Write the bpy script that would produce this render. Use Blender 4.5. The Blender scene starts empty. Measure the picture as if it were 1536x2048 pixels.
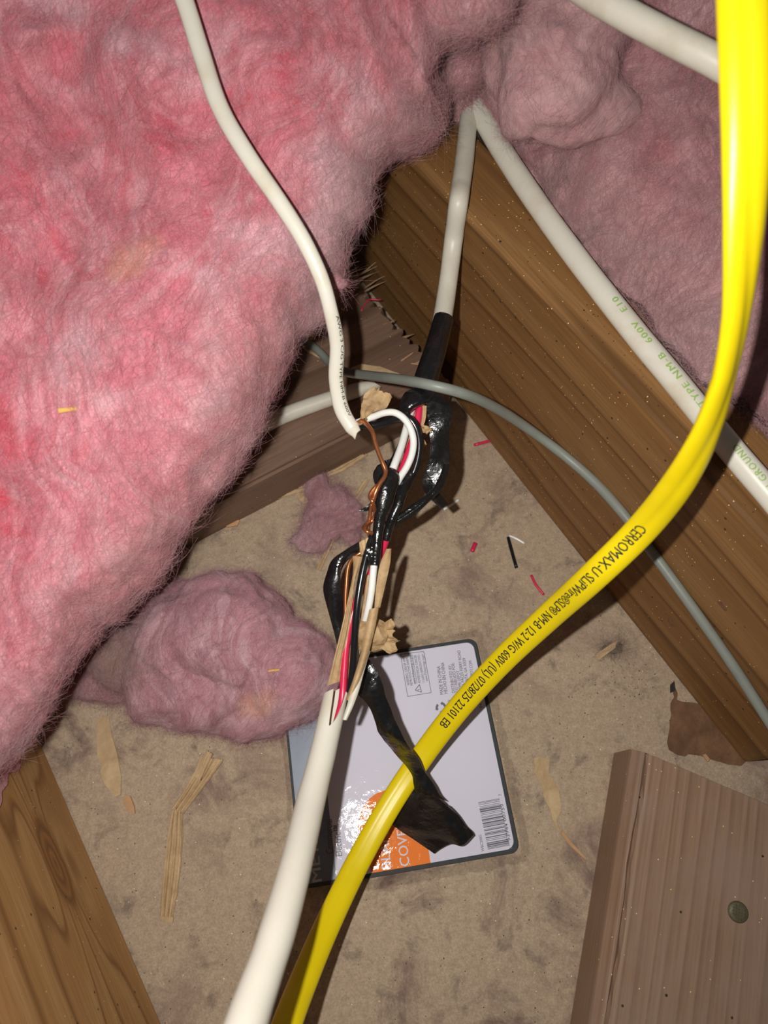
import bpy, bmesh, math, random
import numpy as np
from mathutils import Vector, Matrix

random.seed(7)
RNG = np.random.default_rng(11)
SC = bpy.context.scene
COL = SC.collection

# ------------------------------------------------------------------ camera
CAM_H, FPX, PITCH = 0.43, 1400.0, math.radians(23)
cc, ss = math.cos(PITCH), math.sin(PITCH)
cam_d = bpy.data.cameras.new('camera')
cam = bpy.data.objects.new('camera', cam_d)
COL.objects.link(cam)
cam.location = (0, 0, CAM_H)
cam.rotation_euler = (PITCH, 0, 0)
cam_d.sensor_fit = 'VERTICAL'
cam_d.sensor_height = 36.0
cam_d.sensor_width = 27.0
cam_d.lens = FPX / 2048 * 36.0
cam_d.clip_start = 0.01
cam_d.dof.use_dof = True
cam_d.dof.focus_distance = 0.37
cam_d.dof.aperture_fstop = 11.0
SC.camera = cam

# ------------------------------------------------------------------ light
W = bpy.data.worlds.new('attic_dark')
SC.world = W
W.use_nodes = True
W.node_tree.nodes['Background'].inputs[0].default_value = (1.0, 0.93, 0.86, 1)
W.node_tree.nodes['Background'].inputs[1].default_value = 0.055
fl = bpy.data.lights.new('phone_flash', 'AREA')
fl.shape = 'DISK'
fl.size = 0.006
fl.energy = 1.38
fl.color = (1.0, 0.965, 0.91)
flo = bpy.data.objects.new('phone_flash', fl)
COL.objects.link(flo)
# the phone's own lamp: beside the lens, a little to its left
flo.location = (-0.026, 0.010 * cc, CAM_H + 0.010 * ss)
flo.rotation_euler = (PITCH, 0, 0)
SC.view_settings.view_transform = 'Standard'
SC.view_settings.look = 'None'
SC.view_settings.gamma = 1.0
SC.view_settings.use_curve_mapping = False
SC.view_settings.exposure = 0.0

# ------------------------------------------------------------------ geometry of the place
CAMP = np.array([0, 0, CAM_H])


def ray(x, y):
    u = (x - 768) / FPX
    v = (1024 - y) / FPX
    return np.array([u, v * cc + ss, v * ss - cc])


def at(x, y, z=0.0):
    """point at height z over the floor"""
    r = ray(x, y)
    t = (CAM_H - z) / (-r[2])
    return np.array([r[0] * t, r[1] * t, z])


def far(x, y, d):
    """point at a distance d"""
    return CAMP + ray(x, y) * d


def fars(pts):
    return [far(*p) for p in pts]


# ------------------------------------------------------------------ noise
def _hash(ix, iy, iz, seed):
    h = (ix * 374761393 + iy * 668265263 + iz * 2147483647 + seed * 974711) & 0xffffffff
    h = ((h ^ (h >> 13)) * 1274126177) & 0xffffffff
    h = ((h ^ (h >> 16)) * 2246822519) & 0xffffffff
    return ((h ^ (h >> 15)) & 0xffff) / 65535.0


def vnoise(p, seed=0):
    p = np.asarray(p, float)
    i = np.floor(p).astype(np.int64)
    f = p - i
    f = f * f * f * (f * (f * 6 - 15) + 10)
    out = 0
    for dx in (0, 1):
        wx = f[..., 0] if dx else 1 - f[..., 0]
        for dy in (0, 1):
            wy = f[..., 1] if dy else 1 - f[..., 1]
            for dz in (0, 1):
                wz = f[..., 2] if dz else 1 - f[..., 2]
                out = out + wx * wy * wz * _hash(i[..., 0] + dx, i[..., 1] + dy, i[..., 2] + dz, seed)
    return out * 2 - 1


def fbm(p, sc, octv=4, seed=0, gain=0.5):
    o, a, t = 0, 1.0, 0
    for k in range(octv):
        o = o + a * vnoise(np.asarray(p) * sc * (2.03 ** k) + 17.3 * k, seed + k)
        t += a
        a *= gain
    return o / t


# ------------------------------------------------------------------ materials
MATS = {}


class NT:
    def __init__(s, name):
        s.m = bpy.data.materials.new(name)
        s.m.use_nodes = True
        s.t = s.m.node_tree
        s.b = s.t.nodes['Principled BSDF']
        s.out = s.t.nodes['Material Output']
        MATS[name] = s.m

    def n(s, typ, **kw):
        nd = s.t.nodes.new(typ)
        for k, v in kw.items():
            setattr(nd, k, v)
        return nd

    def lk(s, a, b):
        s.t.links.new(a, b)

    def coord(s, scale=(1, 1, 1), rot=(0, 0, 0), loc=(0, 0, 0)):
        tc = s.n('ShaderNodeTexCoord')
        mp = s.n('ShaderNodeMapping')
        s.lk(tc.outputs['Object'], mp.inputs['Vector'])
        mp.inputs['Scale'].default_value = scale
        mp.inputs['Rotation'].default_value = rot
        mp.inputs['Location'].default_value = loc
        return mp.outputs[0]

    def noise(s, vec, scale, detail=4, rough=0.55, dist=0.0):
        nd = s.n('ShaderNodeTexNoise')
        s.lk(vec, nd.inputs['Vector'])
        nd.inputs['Scale'].default_value = scale
        nd.inputs['Detail'].default_value = detail
        nd.inputs['Roughness'].default_value = rough
        nd.inputs['Distortion'].default_value = dist
        return nd.outputs['Fac']

    def ramp(s, fac, stops, interp='LINEAR'):
        nd = s.n('ShaderNodeValToRGB')
        s.lk(fac, nd.inputs[0])
        cr = nd.color_ramp
        cr.interpolation = interp
        while len(cr.elements) > 1:
            cr.elements.remove(cr.elements[0])
        for i, (p, c) in enumerate(stops):
            e = cr.elements[0] if i == 0 else cr.elements.new(p)
            e.position = p
            c = c if isinstance(c, (tuple, list)) else (c, c, c)
            e.color = (*c, 1)
        return nd.outputs[0]

    def mix(s, fac, a, b, mode='MIX'):
        nd = s.n('ShaderNodeMix', data_type='RGBA', blend_type=mode)
        for i, v in ((0, fac), (6, a), (7, b)):
            if hasattr(v, 'is_linked'):
                s.lk(v, nd.inputs[i])
            elif i == 0:
                nd.inputs[0].default_value = v
            else:
                nd.inputs[i].default_value = (*v, 1)
        return nd.outputs[2]

    def math(s, op, a, b=None, c=None):
        nd = s.n('ShaderNodeMath', operation=op)
        for i, v in enumerate((a, b, c)):
            if v is None:
                continue
            if hasattr(v, 'is_linked'):
                s.lk(v, nd.inputs[i])
            else:
                nd.inputs[i].default_value = v
        return nd.outputs[0]

    def bump(s, h, strength=0.3, dist=0.001, prev=None):
        nd = s.n('ShaderNodeBump')
        s.lk(h, nd.inputs['Height'])
        nd.inputs['Strength'].default_value = strength
        nd.inputs['Distance'].default_value = dist
        if prev is not None:
            s.lk(prev, nd.inputs['Normal'])
        s.lk(nd.outputs[0], s.b.inputs['Normal'])
        return nd.outputs[0]

    def col(s, c):
        if hasattr(c, 'is_linked'):
            s.lk(c, s.b.inputs['Base Color'])
        else:
            s.b.inputs['Base Color'].default_value = (*c, 1)

    def set(s, **kw):
        for k, v in kw.items():
            s.b.inputs[k.replace('_', ' ')].default_value = v

    def specks(s, vec, scale, size, keep):
        """mask of sparse small dots"""
        v = s.n('ShaderNodeTexVoronoi')
        s.lk(vec, v.inputs['Vector'])
        v.inputs['Scale'].default_value = scale
        a = s.math('LESS_THAN', v.outputs['Distance'], size)
        sp = s.n('ShaderNodeSeparateColor')
        s.lk(v.outputs['Color'], sp.inputs[0])
        b = s.math('LESS_THAN', sp.outputs[0], keep)
        return s.math('MULTIPLY', a, b)


def simple(name, c, rough=0.5, var=0.0, scale=200, spec=0.5, bump=0.0, metallic=0.0, coat=0.0):
    t = NT(name)
    if var or bump:
        v = t.coord()
        f = t.noise(v, scale, 4)
        if var:
            t.col(t.mix(f, tuple(x * (1 - var) for x in c), tuple(min(1, x * (1 + var)) for x in c)))
        else:
            t.col(c)
        if bump:
            t.bump(f, bump, 0.0006)
    else:
        t.col(c)
    t.set(Roughness=rough, Specular_IOR_Level=spec, Metallic=metallic, Coat_Weight=coat)
    return t.m


def floor_mat():
    t = NT('gypsum_paper')
    v = t.coord()
    base = t.mix(t.noise(v, 9, 5), (0.50, 0.378, 0.265), (0.63, 0.492, 0.358))
    base = t.mix(t.ramp(t.noise(v, 260, 6, 0.75), [(0.38, 0.38), (0.62, 0.0)]), base, (0.25, 0.18, 0.125))
    base = t.mix(t.ramp(t.noise(v, 900, 3, 0.7), [(0.35, 0.4), (0.6, 0.0)]), base, (0.22, 0.16, 0.11))
    # brownish-purple lint and dirt stains
    m1 = t.ramp(t.noise(v, 24, 8, 0.68, 0.6), [(0.50, 0.0), (0.66, 1.0)])
    m1b = t.ramp(t.noise(v, 6, 3, 0.5), [(0.38, 0.0), (0.62, 1.0)])
    m1 = t.math('MULTIPLY', m1, m1b)
    base = t.mix(t.math('MULTIPLY', m1, 0.95), base, (0.18, 0.105, 0.095))
    m2 = t.ramp(t.noise(t.coord(loc=(3, 1, 0)), 52, 7, 0.7, 0.3), [(0.55, 0.0), (0.70, 1.0)])
    base = t.mix(t.math('MULTIPLY', m2, 0.7), base, (0.13, 0.10, 0.085))
    base = t.mix(t.specks(v, 520, 0.17, 0.05), base, (0.10, 0.075, 0.06))
    base = t.mix(t.specks(t.coord(loc=(.5, .2, 0)), 300, 0.13, 0.05), base, (0.45, 0.25, 0.13))
    base = t.mix(t.specks(t.coord(loc=(.7, .9, 0)), 420, 0.13, 0.045), base, (0.95, 0.85, 0.62))
    t.col(base)
    t.set(Roughness=0.85, Specular_IOR_Level=0.2)
    n = t.bump(t.noise(v, 420, 5, 0.75), 0.45, 0.0010)
    t.bump(t.noise(v, 70, 4, 0.6), 0.35, 0.002, n)
    return t.m


def wood_mat(name, dark, mid, light, bands=60.0, wav=2.2, along=2.5, knot=None, speck=0.05, fine=0.5, bumpd=0.0012,
             dirt=None, late=0.75, seed=0.0):
    """object space: X along the grain, Z (and Y) across"""
    t = NT(name)
    tc = t.n('ShaderNodeTexCoord')
    sx = t.n('ShaderNodeSeparateXYZ')
    t.lk(tc.outputs['Object'], sx.inputs[0])
    x, y, z = sx.outputs
    vb = t.coord(scale=(along, 14, 14), loc=(seed, seed, 0))
    wob = t.math('ADD', t.math('MULTIPLY', t.noise(vb, 1.0, 3, 0.5), 0.7), t.math('MULTIPLY', t.noise(t.coord(scale=(0.25, 30, 30), loc=(seed, 0, 3)), 1.0, 2, 0.5), 0.3))
    f = t.math('ADD', t.math('MULTIPLY', z, bands), t.math('MULTIPLY', t.math('SUBTRACT', wob, 0.5), wav * 3))
    f = t.math('ADD', f, t.math('MULTIPLY', y, bands * 0.55))
    kmask = None
    if knot:
        kx, kz, rx, rz = knot
        dx = t.math('DIVIDE', t.math('SUBTRACT', x, kx), rx)
        dz = t.math('DIVIDE', t.math('SUBTRACT', z, kz), rz)
        r2 = t.math('ADD', t.math('MULTIPLY', dx, dx), t.math('MULTIPLY', dz, dz))
        infl = t.math('POWER', 2.718, t.math('MULTIPLY', r2, -0.35))
        side = t.math('MULTIPLY', dz, infl)
        f = t.math('SUBTRACT', f, t.math('MULTIPLY', side, -2.2))
        rr = t.math('SQRT', r2)
        rr = t.math('ADD', rr, t.math('MULTIPLY', t.math('SUBTRACT', t.noise(t.coord(), 70, 3), 0.5), 0.35))
        kmask = t.ramp(rr, [(0.75, 1.0), (1.0, 0.0)])
        krings = t.math('FRACT', t.math('MULTIPLY', rr, 3.0))
    fr = t.math('FRACT', f)
    c = t.ramp(fr, [(0.0, tuple((a + b) / 2 for a, b in zip(light, mid))), (0.15, light), (late * 0.6, mid), (late, mid), (0.90, dark), (1.0, tuple((a + b) / 2 for a, b in zip(light, mid)))])
    big = t.noise(t.coord(scale=(3, 10, 10)), 1.5, 3)
    c = t.mix(t.math('MULTIPLY', big, 0.55), c, tuple(m * 0.62 for m in mid))
    fg = t.noise(t.coord(scale=(30, 700, 700)), 1.0, 3, 0.6)
    c = t.mix(t.math('MULTIPLY', t.ramp(fg, [(0.35, 1.0), (0.6, 0.0)]), fine * 0.6), c, tuple(d * 0.8 for d in dark))
    if knot:
        kc = t.ramp(krings, [(0.0, tuple(d * 0.75 for d in dark)), (0.6, tuple(d * 1.5 for d in dark)), (1.0, tuple(d * 0.6 for d in dark))])
        c = t.mix(t.math('MULTIPLY', kmask, 0.85), c, kc)
    if dirt:
        dm = t.ramp(t.noise(t.coord(), 16, 6, 0.6), [(0.42, 0.0), (0.62, 1.0)])
        c = t.mix(t.math('MULTIPLY', dm, 0.6), c, dirt)
    if speck:
        c = t.mix(t.specks(t.coord(scale=(1, 1, 1)), 520, 0.15, speck * 1.3), c, (1.0, 0.72, 0.30))
        c = t.mix(t.specks(t.coord(loc=(.3, .1, .2)), 300, 0.2, speck * 0.5), c, (0.05, 0.03, 0.02))
    t.col(c)
    t.set(Roughness=0.55, Specular_IOR_Level=0.35)
    n = t.bump(t.math('PINGPONG', fr, 0.5), 0.22, bumpd)
    t.bump(fg, 0.25, 0.0005, n)
    return t.m


def insul_mat(name, deep, mid, pale, dusty, dustmax=1.0):
    t = NT(name)
    v = t.coord()
    wn = t.n('ShaderNodeTexNoise')
    t.lk(v, wn.inputs['Vector'])
    wn.inputs['Scale'].default_value = 11
    wn.inputs['Detail'].default_value = 2
    vm = t.n('ShaderNodeVectorMath', operation='MULTIPLY_ADD')
    t.lk(wn.outputs['Color'], vm.inputs[0])
    vm.inputs[1].default_value = (0.16, 0.16, 0.16)
    t.lk(v, vm.inputs[2])

    def swirl(scale, rot):
        mp = t.n('ShaderNodeMapping')
        t.lk(vm.outputs[0], mp.inputs['Vector'])
        mp.inputs['Scale'].default_value = scale
        mp.inputs['Rotation'].default_value = rot
        return mp.outputs[0]
    n1 = t.noise(v, 15, 5, 0.55, 1.2)
    c = t.ramp(n1, [(0.30, deep), (0.43, mid), (0.53, mid), (0.68, pale)])
    n2 = t.noise(swirl((1, 0.25, 0.5), (0.3, 0.2, 0.9)), 62, 7, 0.64, 1.2)
    c = t.mix(t.ramp(n2, [(0.46, 0.0), (0.72, 0.7)]), c, tuple(min(1, x * 1.15 + 0.03) for x in pale))
    n3 = t.noise(t.coord(loc=(4, 2, 1)), 60, 5, 0.6, 1.5)
    c = t.mix(t.ramp(n3, [(0.55, 0.0), (0.75, 0.5)]), c, deep)
    at_ = t.n('ShaderNodeAttribute', attribute_name='dust')
    dn = t.math('MULTIPLY', at_.outputs['Fac'], t.ramp(t.noise(v, 30, 5, 0.6), [(0.2, 0.45), (0.6, 1.0)]))
    c = t.mix(t.math('MULTIPLY', dn, dustmax), c, dusty)
    yb = t.ramp(t.noise(t.coord(loc=(1, 5, 3)), 22, 2, 0.4), [(0.70, 0.0), (0.78, 0.35)])
    c = t.mix(yb, c, (0.80, 0.42, 0.22))
    hi = t.n('ShaderNodeHairInfo')
    c = t.mix(t.ramp(hi.outputs['Random'], [(0.80, 0.0), (1.0, 0.75)]), c, (0.85, 0.66, 0.66))
    t.col(c)
    t.set(Roughness=0.9, Specular_IOR_Level=0.15, Sheen_Weight=0.2, Sheen_Roughness=0.4)
    t.bump(t.noise(swirl((1, 0.35, 0.6), (0.3, 0.2, 0.9)), 190, 7, 0.70, 1.0), 0.7, 0.0022)
    return t.m


def cable_mat(name, c, dirt, rough=0.32, amount=0.5):
    t = NT(name)
    v = t.coord()
    m = t.ramp(t.noise(v, 45, 5, 0.6), [(0.52, 0.0), (0.74, 1.0)])
    k = t.mix(t.math('MULTIPLY', m, amount), c, dirt)
    k = t.mix(t.math('MULTIPLY', t.noise(v, 900, 2), 0.12), k, dirt)
    t.col(k)
    t.set(Roughness=rough, Specular_IOR_Level=0.4)
    t.bump(t.noise(v, 160, 3), 0.08, 0.0006)
    return t.m


def paper_mat(name, light, dark):
    t = NT(name)
    v = t.coord()
    c = t.mix(t.ramp(t.noise(v, 70, 6, 0.65), [(0.3, 0.0), (0.7, 1.0)]), dark, light)
    c = t.mix(t.math('MULTIPLY', t.ramp(t.noise(v, 420, 4), [(0.35, 1.0), (0.55, 0.0)]), 0.3), c, dark)
    t.col(c)
    t.set(Roughness=0.75, Specular_IOR_Level=0.2)
    t.bump(t.noise(v, 350, 5, 0.65), 0.5, 0.001)
    return t.m


def tape_mat():
    t = NT('black_vinyl_tape')
    v = t.coord()
    t.col(t.mix(t.ramp(t.noise(v, 130, 5), [(0.55, 0.0), (0.8, 0.5)]), (0.008, 0.008, 0.009), (0.035, 0.030, 0.028)))
    t.lk(t.ramp(t.noise(v, 220, 3), [(0.35, 0.12), (0.7, 0.36)]), t.b.inputs['Roughness'])
    t.set(Specular_IOR_Level=0.75)
    t.bump(t.noise(v, 260, 4), 0.45, 0.0014)
    return t.m


def film_mat():
    t = NT('clear_shrink_film')
    v = t.coord()
    tr = t.n('ShaderNodeBsdfTransparent')
    tr.inputs[0].default_value = (0.99, 0.99, 0.99, 1)
    gl = t.n('ShaderNodeBsdfGlossy')
    gl.inputs['Roughness'].default_value = 0.06
    bp = t.n('ShaderNodeBump')
    t.lk(t.noise(v, 190, 4, 0.6, 0.6), bp.inputs['Height'])
    bp.inputs['Strength'].default_value = 0.09
    bp.inputs['Distance'].default_value = 0.0015
    t.lk(bp.outputs[0], gl.inputs['Normal'])
    lw = t.n('ShaderNodeFresnel')
    lw.inputs['IOR'].default_value = 1.42
    t.lk(bp.outputs[0], lw.inputs['Normal'])
    mx = t.n('ShaderNodeMixShader')
    t.lk(t.math('MINIMUM', t.math('MULTIPLY', lw.outputs[0], 0.38), 0.22), mx.inputs[0])
    t.lk(tr.outputs[0], mx.inputs[1])
    t.lk(gl.outputs[0], mx.inputs[2])
    t.lk(mx.outputs[0], t.out.inputs['Surface'])
    return t.m


floor_mat()
wood_mat('joist_wood_brown', (0.125, 0.056, 0.018), (0.27, 0.132, 0.044), (0.36, 0.19, 0.072), bands=38, wav=1.7, along=1.2, speck=0.12)
wood_mat('joist_wood_orange', (0.24, 0.105, 0.030), (0.52, 0.28, 0.10), (0.64, 0.38, 0.155), bands=44, wav=1.2, along=2.0,
         knot=(0.0, 0.0, 0.030, 0.0125), speck=0.08)
wood_mat('board_wood_grey', (0.12, 0.066, 0.044), (0.225, 0.135, 0.092), (0.27, 0.168, 0.118), bands=10, wav=1.0, along=4, speck=0.03, fine=0.6, late=0.5)
wood_mat('block_wood_weathered', (0.24, 0.142, 0.090), (0.34, 0.212, 0.138), (0.38, 0.242, 0.162), bands=270, wav=2.6, along=0.8, speck=0.05,
         fine=0.55, bumpd=0.0002, dirt=(0.32, 0.225, 0.175), late=0.6)
insul_mat('pink_fibreglass', (0.66, 0.095, 0.135), (0.66, 0.21, 0.26), (0.72, 0.41, 0.46), (0.44, 0.27, 0.27))
insul_mat('mauve_fibreglass', (0.50, 0.16, 0.19), (0.56, 0.255, 0.28), (0.66, 0.40, 0.42), (0.44, 0.29, 0.285))
insul_mat('lump_fibreglass', (0.40, 0.15, 0.19), (0.50, 0.245, 0.29), (0.66, 0.44, 0.49), (0.27, 0.185, 0.14))
cable_mat('white_jacket', (0.71, 0.685, 0.60), (0.55, 0.45, 0.28), 0.33, 0.45)
cable_mat('old_white_jacket', (0.66, 0.63, 0.54), (0.45, 0.38, 0.27), 0.4, 0.5)
cable_mat('yellow_jacket', (0.80, 0.62, 0.005), (0.62, 0.46, 0.0), 0.35, 0.3)
cable_mat('grey_jacket', (0.25, 0.27, 0.24), (0.15, 0.16, 0.14), 0.42, 0.5)
simple('white_wire', (0.78, 0.78, 0.75), 0.25, 0.06, 300)
simple('black_wire', (0.010, 0.010, 0.012), 0.22, 0.3, 300, bump=0.05)
simple('red_wire', (0.66, 0.022, 0.085), 0.3, 0.12, 250)
simple('copper', (0.62, 0.24, 0.10), 0.28, 0.25, 500, metallic=0.85)
paper_mat('kraft_paper', (0.58, 0.41, 0.23), (0.34, 0.21, 0.10))
paper_mat('pale_kraft', (0.66, 0.49, 0.29), (0.42, 0.28, 0.15))
paper_mat('brown_card', (0.26, 0.14, 0.075), (0.12, 0.062, 0.035))
tape_mat()
film_mat()
simple('card_white', (0.70, 0.69, 0.80), 0.65, 0.03, 40, spec=0.15)
simple('card_slate', (0.17, 0.205, 0.28), 0.4, 0.35, 60)
simple('gasket_dark', (0.035, 0.04, 0.045), 0.7, 0.3, 400)
simple('ink_grey', (0.10, 0.10, 0.125), 0.5)
simple('ink_pale', (0.52, 0.52, 0.60), 0.5)
simple('ink_black', (0.02, 0.02, 0.02), 0.5)
simple('ink_green', (0.30, 0.47, 0.13), 0.5)
simple('label_orange', (0.88, 0.23, 0.035), 0.65, 0.04, 60, spec=0.15)
simple('nail_steel', (0.16, 0.14, 0.085), 0.5, 0.35, 500, metallic=0.5, bump=0.3)
simple('wood_chip_tan', (0.52, 0.30, 0.15), 0.7, 0.25, 300, bump=0.4)
simple('wood_sliver', (0.30, 0.19, 0.105), 0.7, 0.25, 300, bump=0.3)
simple('soot_crumb', (0.025, 0.02, 0.018), 0.8, 0.3, 300)
simple('resin_clear', (0.55, 0.48, 0.36), 0.15, 0.3, 300, bump=0.6)
simple('lint_grey', (0.26, 0.195, 0.15), 0.9, 0.4, 300)
simple('yellow_fleck', (0.72, 0.42, 0.10), 0.7, 0.2, 300)


# ------------------------------------------------------------------ objects
def thing(name, label, cat, loc=(0, 0, 0), group=None):
    o = bpy.data.objects.new(name, None)
    o.empty_display_size = 0.01
    COL.objects.link(o)
    o.location = Vector(loc)
    tag(o, label, cat, group)
    return o


def tag(o, label, cat, group=None):
    o['label'] = label
    o['category'] = cat
    if group:
        o['group'] = group
    return o


def mesh_obj(name, verts, faces, mat, parent=None, smooth=True, label=None, origin=None):
    me = bpy.data.meshes.new(name)
    V = np.asarray(verts, float)
    o = bpy.data.objects.new(name, me)
    if parent is not None:
        base = np.zeros(3)
        p = parent
        while p is not None:
            base = base + np.array(p.location)
            p = p.parent
        V = V - base
        o.parent = parent
    elif origin is not None:
        V = V - np.asarray(origin)
        o.location = Vector(origin)
    me.from_pydata([tuple(v) for v in V], [], [tuple(int(i) for i in f) for f in faces])
    me.validate()
    me.update()
    me.materials.append(MATS[mat])
    if smooth:
        me.polygons.foreach_set('use_smooth', [True] * len(me.polygons))
    COL.objects.link(o)
    if label:
        o['label'] = label
    return o


def spline(P, per=12, attrs=()):
    """Catmull-Rom through the points; attrs are interpolated along with them"""
    P = np.asarray(P, float)
    n = len(P)
    Q = np.vstack([2 * P[0] - P[1], P, 2 * P[-1] - P[-2]])
    out, us = [], []
    for i in range(n - 1):
        p0, p1, p2, p3 = Q[i:i + 4]
        t01 = max(np.linalg.norm(p1 - p0), 1e-6) ** .5
        t12 = max(np.linalg.norm(p2 - p1), 1e-6) ** .5
        t23 = max(np.linalg.norm(p3 - p2), 1e-6) ** .5
        m1 = (p2 - p1) + t12 * ((p1 - p0) / t01 - (p2 - p0) / (t01 + t12))
        m2 = (p2 - p1) + t12 * ((p3 - p2) / t23 - (p3 - p1) / (t12 + t23))
        for k in range(per if i < n - 2 else per + 1):
            t = k / per
            h = (2 * t ** 3 - 3 * t ** 2 + 1, t ** 3 - 2 * t ** 2 + t, -2 * t ** 3 + 3 * t ** 2, t ** 3 - t ** 2)
            out.append(h[0] * p1 + h[1] * m1 + h[2] * p2 + h[3] * m2)
            us.append(i + t)
    us = np.array(us)
    res = [np.array(out)]
    for a in attrs:
        if np.isscalar(a):
            res.append(np.full(len(us), float(a)))
        else:
            res.append(np.interp(us, np.arange(n), np.asarray(a, float)))
    return res


def norm(v):
    return v / np.maximum(np.linalg.norm(v, axis=-1, keepdims=True), 1e-12)


def frames(C, twist=None, ref=None):
    """tangent, side, normal; the normal looks up towards where one stands to look at it"""
    T = norm(np.gradient(C, axis=0))
    R = norm(CAMP - C) if ref is None else np.tile(np.asarray(ref, float), (len(C), 1))
    N = norm(R - T * np.sum(R * T, axis=1, keepdims=True))
    S = np.cross(T, N)
    if twist is not None:
        c, s = np.cos(twist)[:, None], np.sin(twist)[:, None]
        S, N = S * c + N * s, N * c - S * s
    return T, S, N


def tube(name, ctrl, a, mat, parent=None, b=None, twist=0.0, seg=20, per=12, label=None, prof=None, rough=0.0, origin=None, cut=(0, 0)):
    C, A, B, Tw = spline(ctrl, per, (a, a if b is None else b, twist))
    T, S, N = frames(C, Tw)
    th = np.linspace(0, 2 * np.pi, seg, endpoint=False)
    ct, st = np.cos(th), np.sin(th)
    if prof is not None:
        k = prof(th)
    else:
        k = np.ones(seg)
    if rough:
        A = A * (1 + rough * fbm(C, 90, 3, 5))
        B = B * (1 + rough * fbm(C, 90, 3, 9))
    V = C[:, None] + S[:, None] * (A[:, None] * (ct * 1.0)[None])[..., None] + N[:, None] * (B[:, None] * (st * k)[None])[..., None]
    n = len(C)
    if cut[0]:
        V[0] = V[0] + T[0] * (cut[0] * ct)[:, None]
    if cut[1]:
        V[-1] = V[-1] + T[-1] * (cut[1] * ct)[:, None]
    V = V.reshape(-1, 3)
    F = []
    for i in range(n - 1):
        for j in range(seg):
            F.append((i * seg + j, i * seg + (j + 1) % seg, (i + 1) * seg + (j + 1) % seg, (i + 1) * seg + j))
    F.append(tuple(range(seg))[::-1])
    F.append(tuple((n - 1) * seg + j for j in range(seg)))
    o = mesh_obj(name, V, F, mat, parent, label=label, origin=origin)
    o.data.polygons[len(F) - 1].use_smooth = False
    o.data.polygons[len(F) - 2].use_smooth = False
    return o, dict(C=C, T=T, S=S, N=N, A=A, B=B)


def sheet(name, rows, mat, parent=None, thick=0.0003, per=5, cper=3, crumple=0.0, cfreq=200, smooth=True, label=None, seed=0, origin=None, ragged=0.0):
    """a thin sheet through rows of points, with real thickness"""
    G = np.asarray(rows, float)
    r = np.stack([spline(G[:, j], per)[0] for j in range(G.shape[1])], 1)
    c = np.stack([spline(r[i], cper)[0] for i in range(r.shape[0])], 0) if G.shape[1] > 2 else np.stack(
        [r[:, 0] * (1 - k / cper) + r[:, 1] * k / cper for k in range(cper + 1)], 1)
    du = np.gradient(c, axis=0)
    dv = np.gradient(c, axis=1)
    Nn = norm(np.cross(du, dv))
    fl_ = np.sum(Nn * (CAMP - c), axis=-1, keepdims=True)
    Nn = np.where(fl_ < 0, -Nn, Nn)
    if crumple:
        c = c + Nn * (crumple * (1 - 2 * np.abs(fbm(c, cfreq, 3, seed))))[..., None]
        c = c + norm(du) * (crumple * 0.6 * fbm(c, cfreq, 3, seed + 7))[..., None]
    if ragged:
        e = RNG.normal(size=c.shape) * ragged
        c[0] += e[0]
        c[-1] += e[-1]
    n, m = c.shape[:2]
    V = np.vstack([(c + Nn * thick / 2).reshape(-1, 3), (c - Nn * thick / 2).reshape(-1, 3)])
    k = n * m
    F = []
    for i in range(n - 1):
        for j in range(m - 1):
            q = (i * m + j, i * m + j + 1, (i + 1) * m + j + 1, (i + 1) * m + j)
            F.append(q)
            F.append(tuple(x + k for x in q[::-1]))
    bd = [j for j in range(m)] + [i * m + m - 1 for i in range(1, n)] + [(n - 1) * m + j for j in range(m - 2, -1, -1)] + [i * m for i in range(n - 2, 0, -1)]
    q0 = len(V)
    V = np.vstack([V, V[bd], V[[x + k for x in bd]]])
    nb = len(bd)
    for i in range(nb):
        F.append((q0 + (i + 1) % nb, q0 + i, q0 + nb + i, q0 + nb + (i + 1) % nb))
    return mesh_obj(name, V, F, mat, parent, smooth=smooth, label=label, origin=origin)


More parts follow.
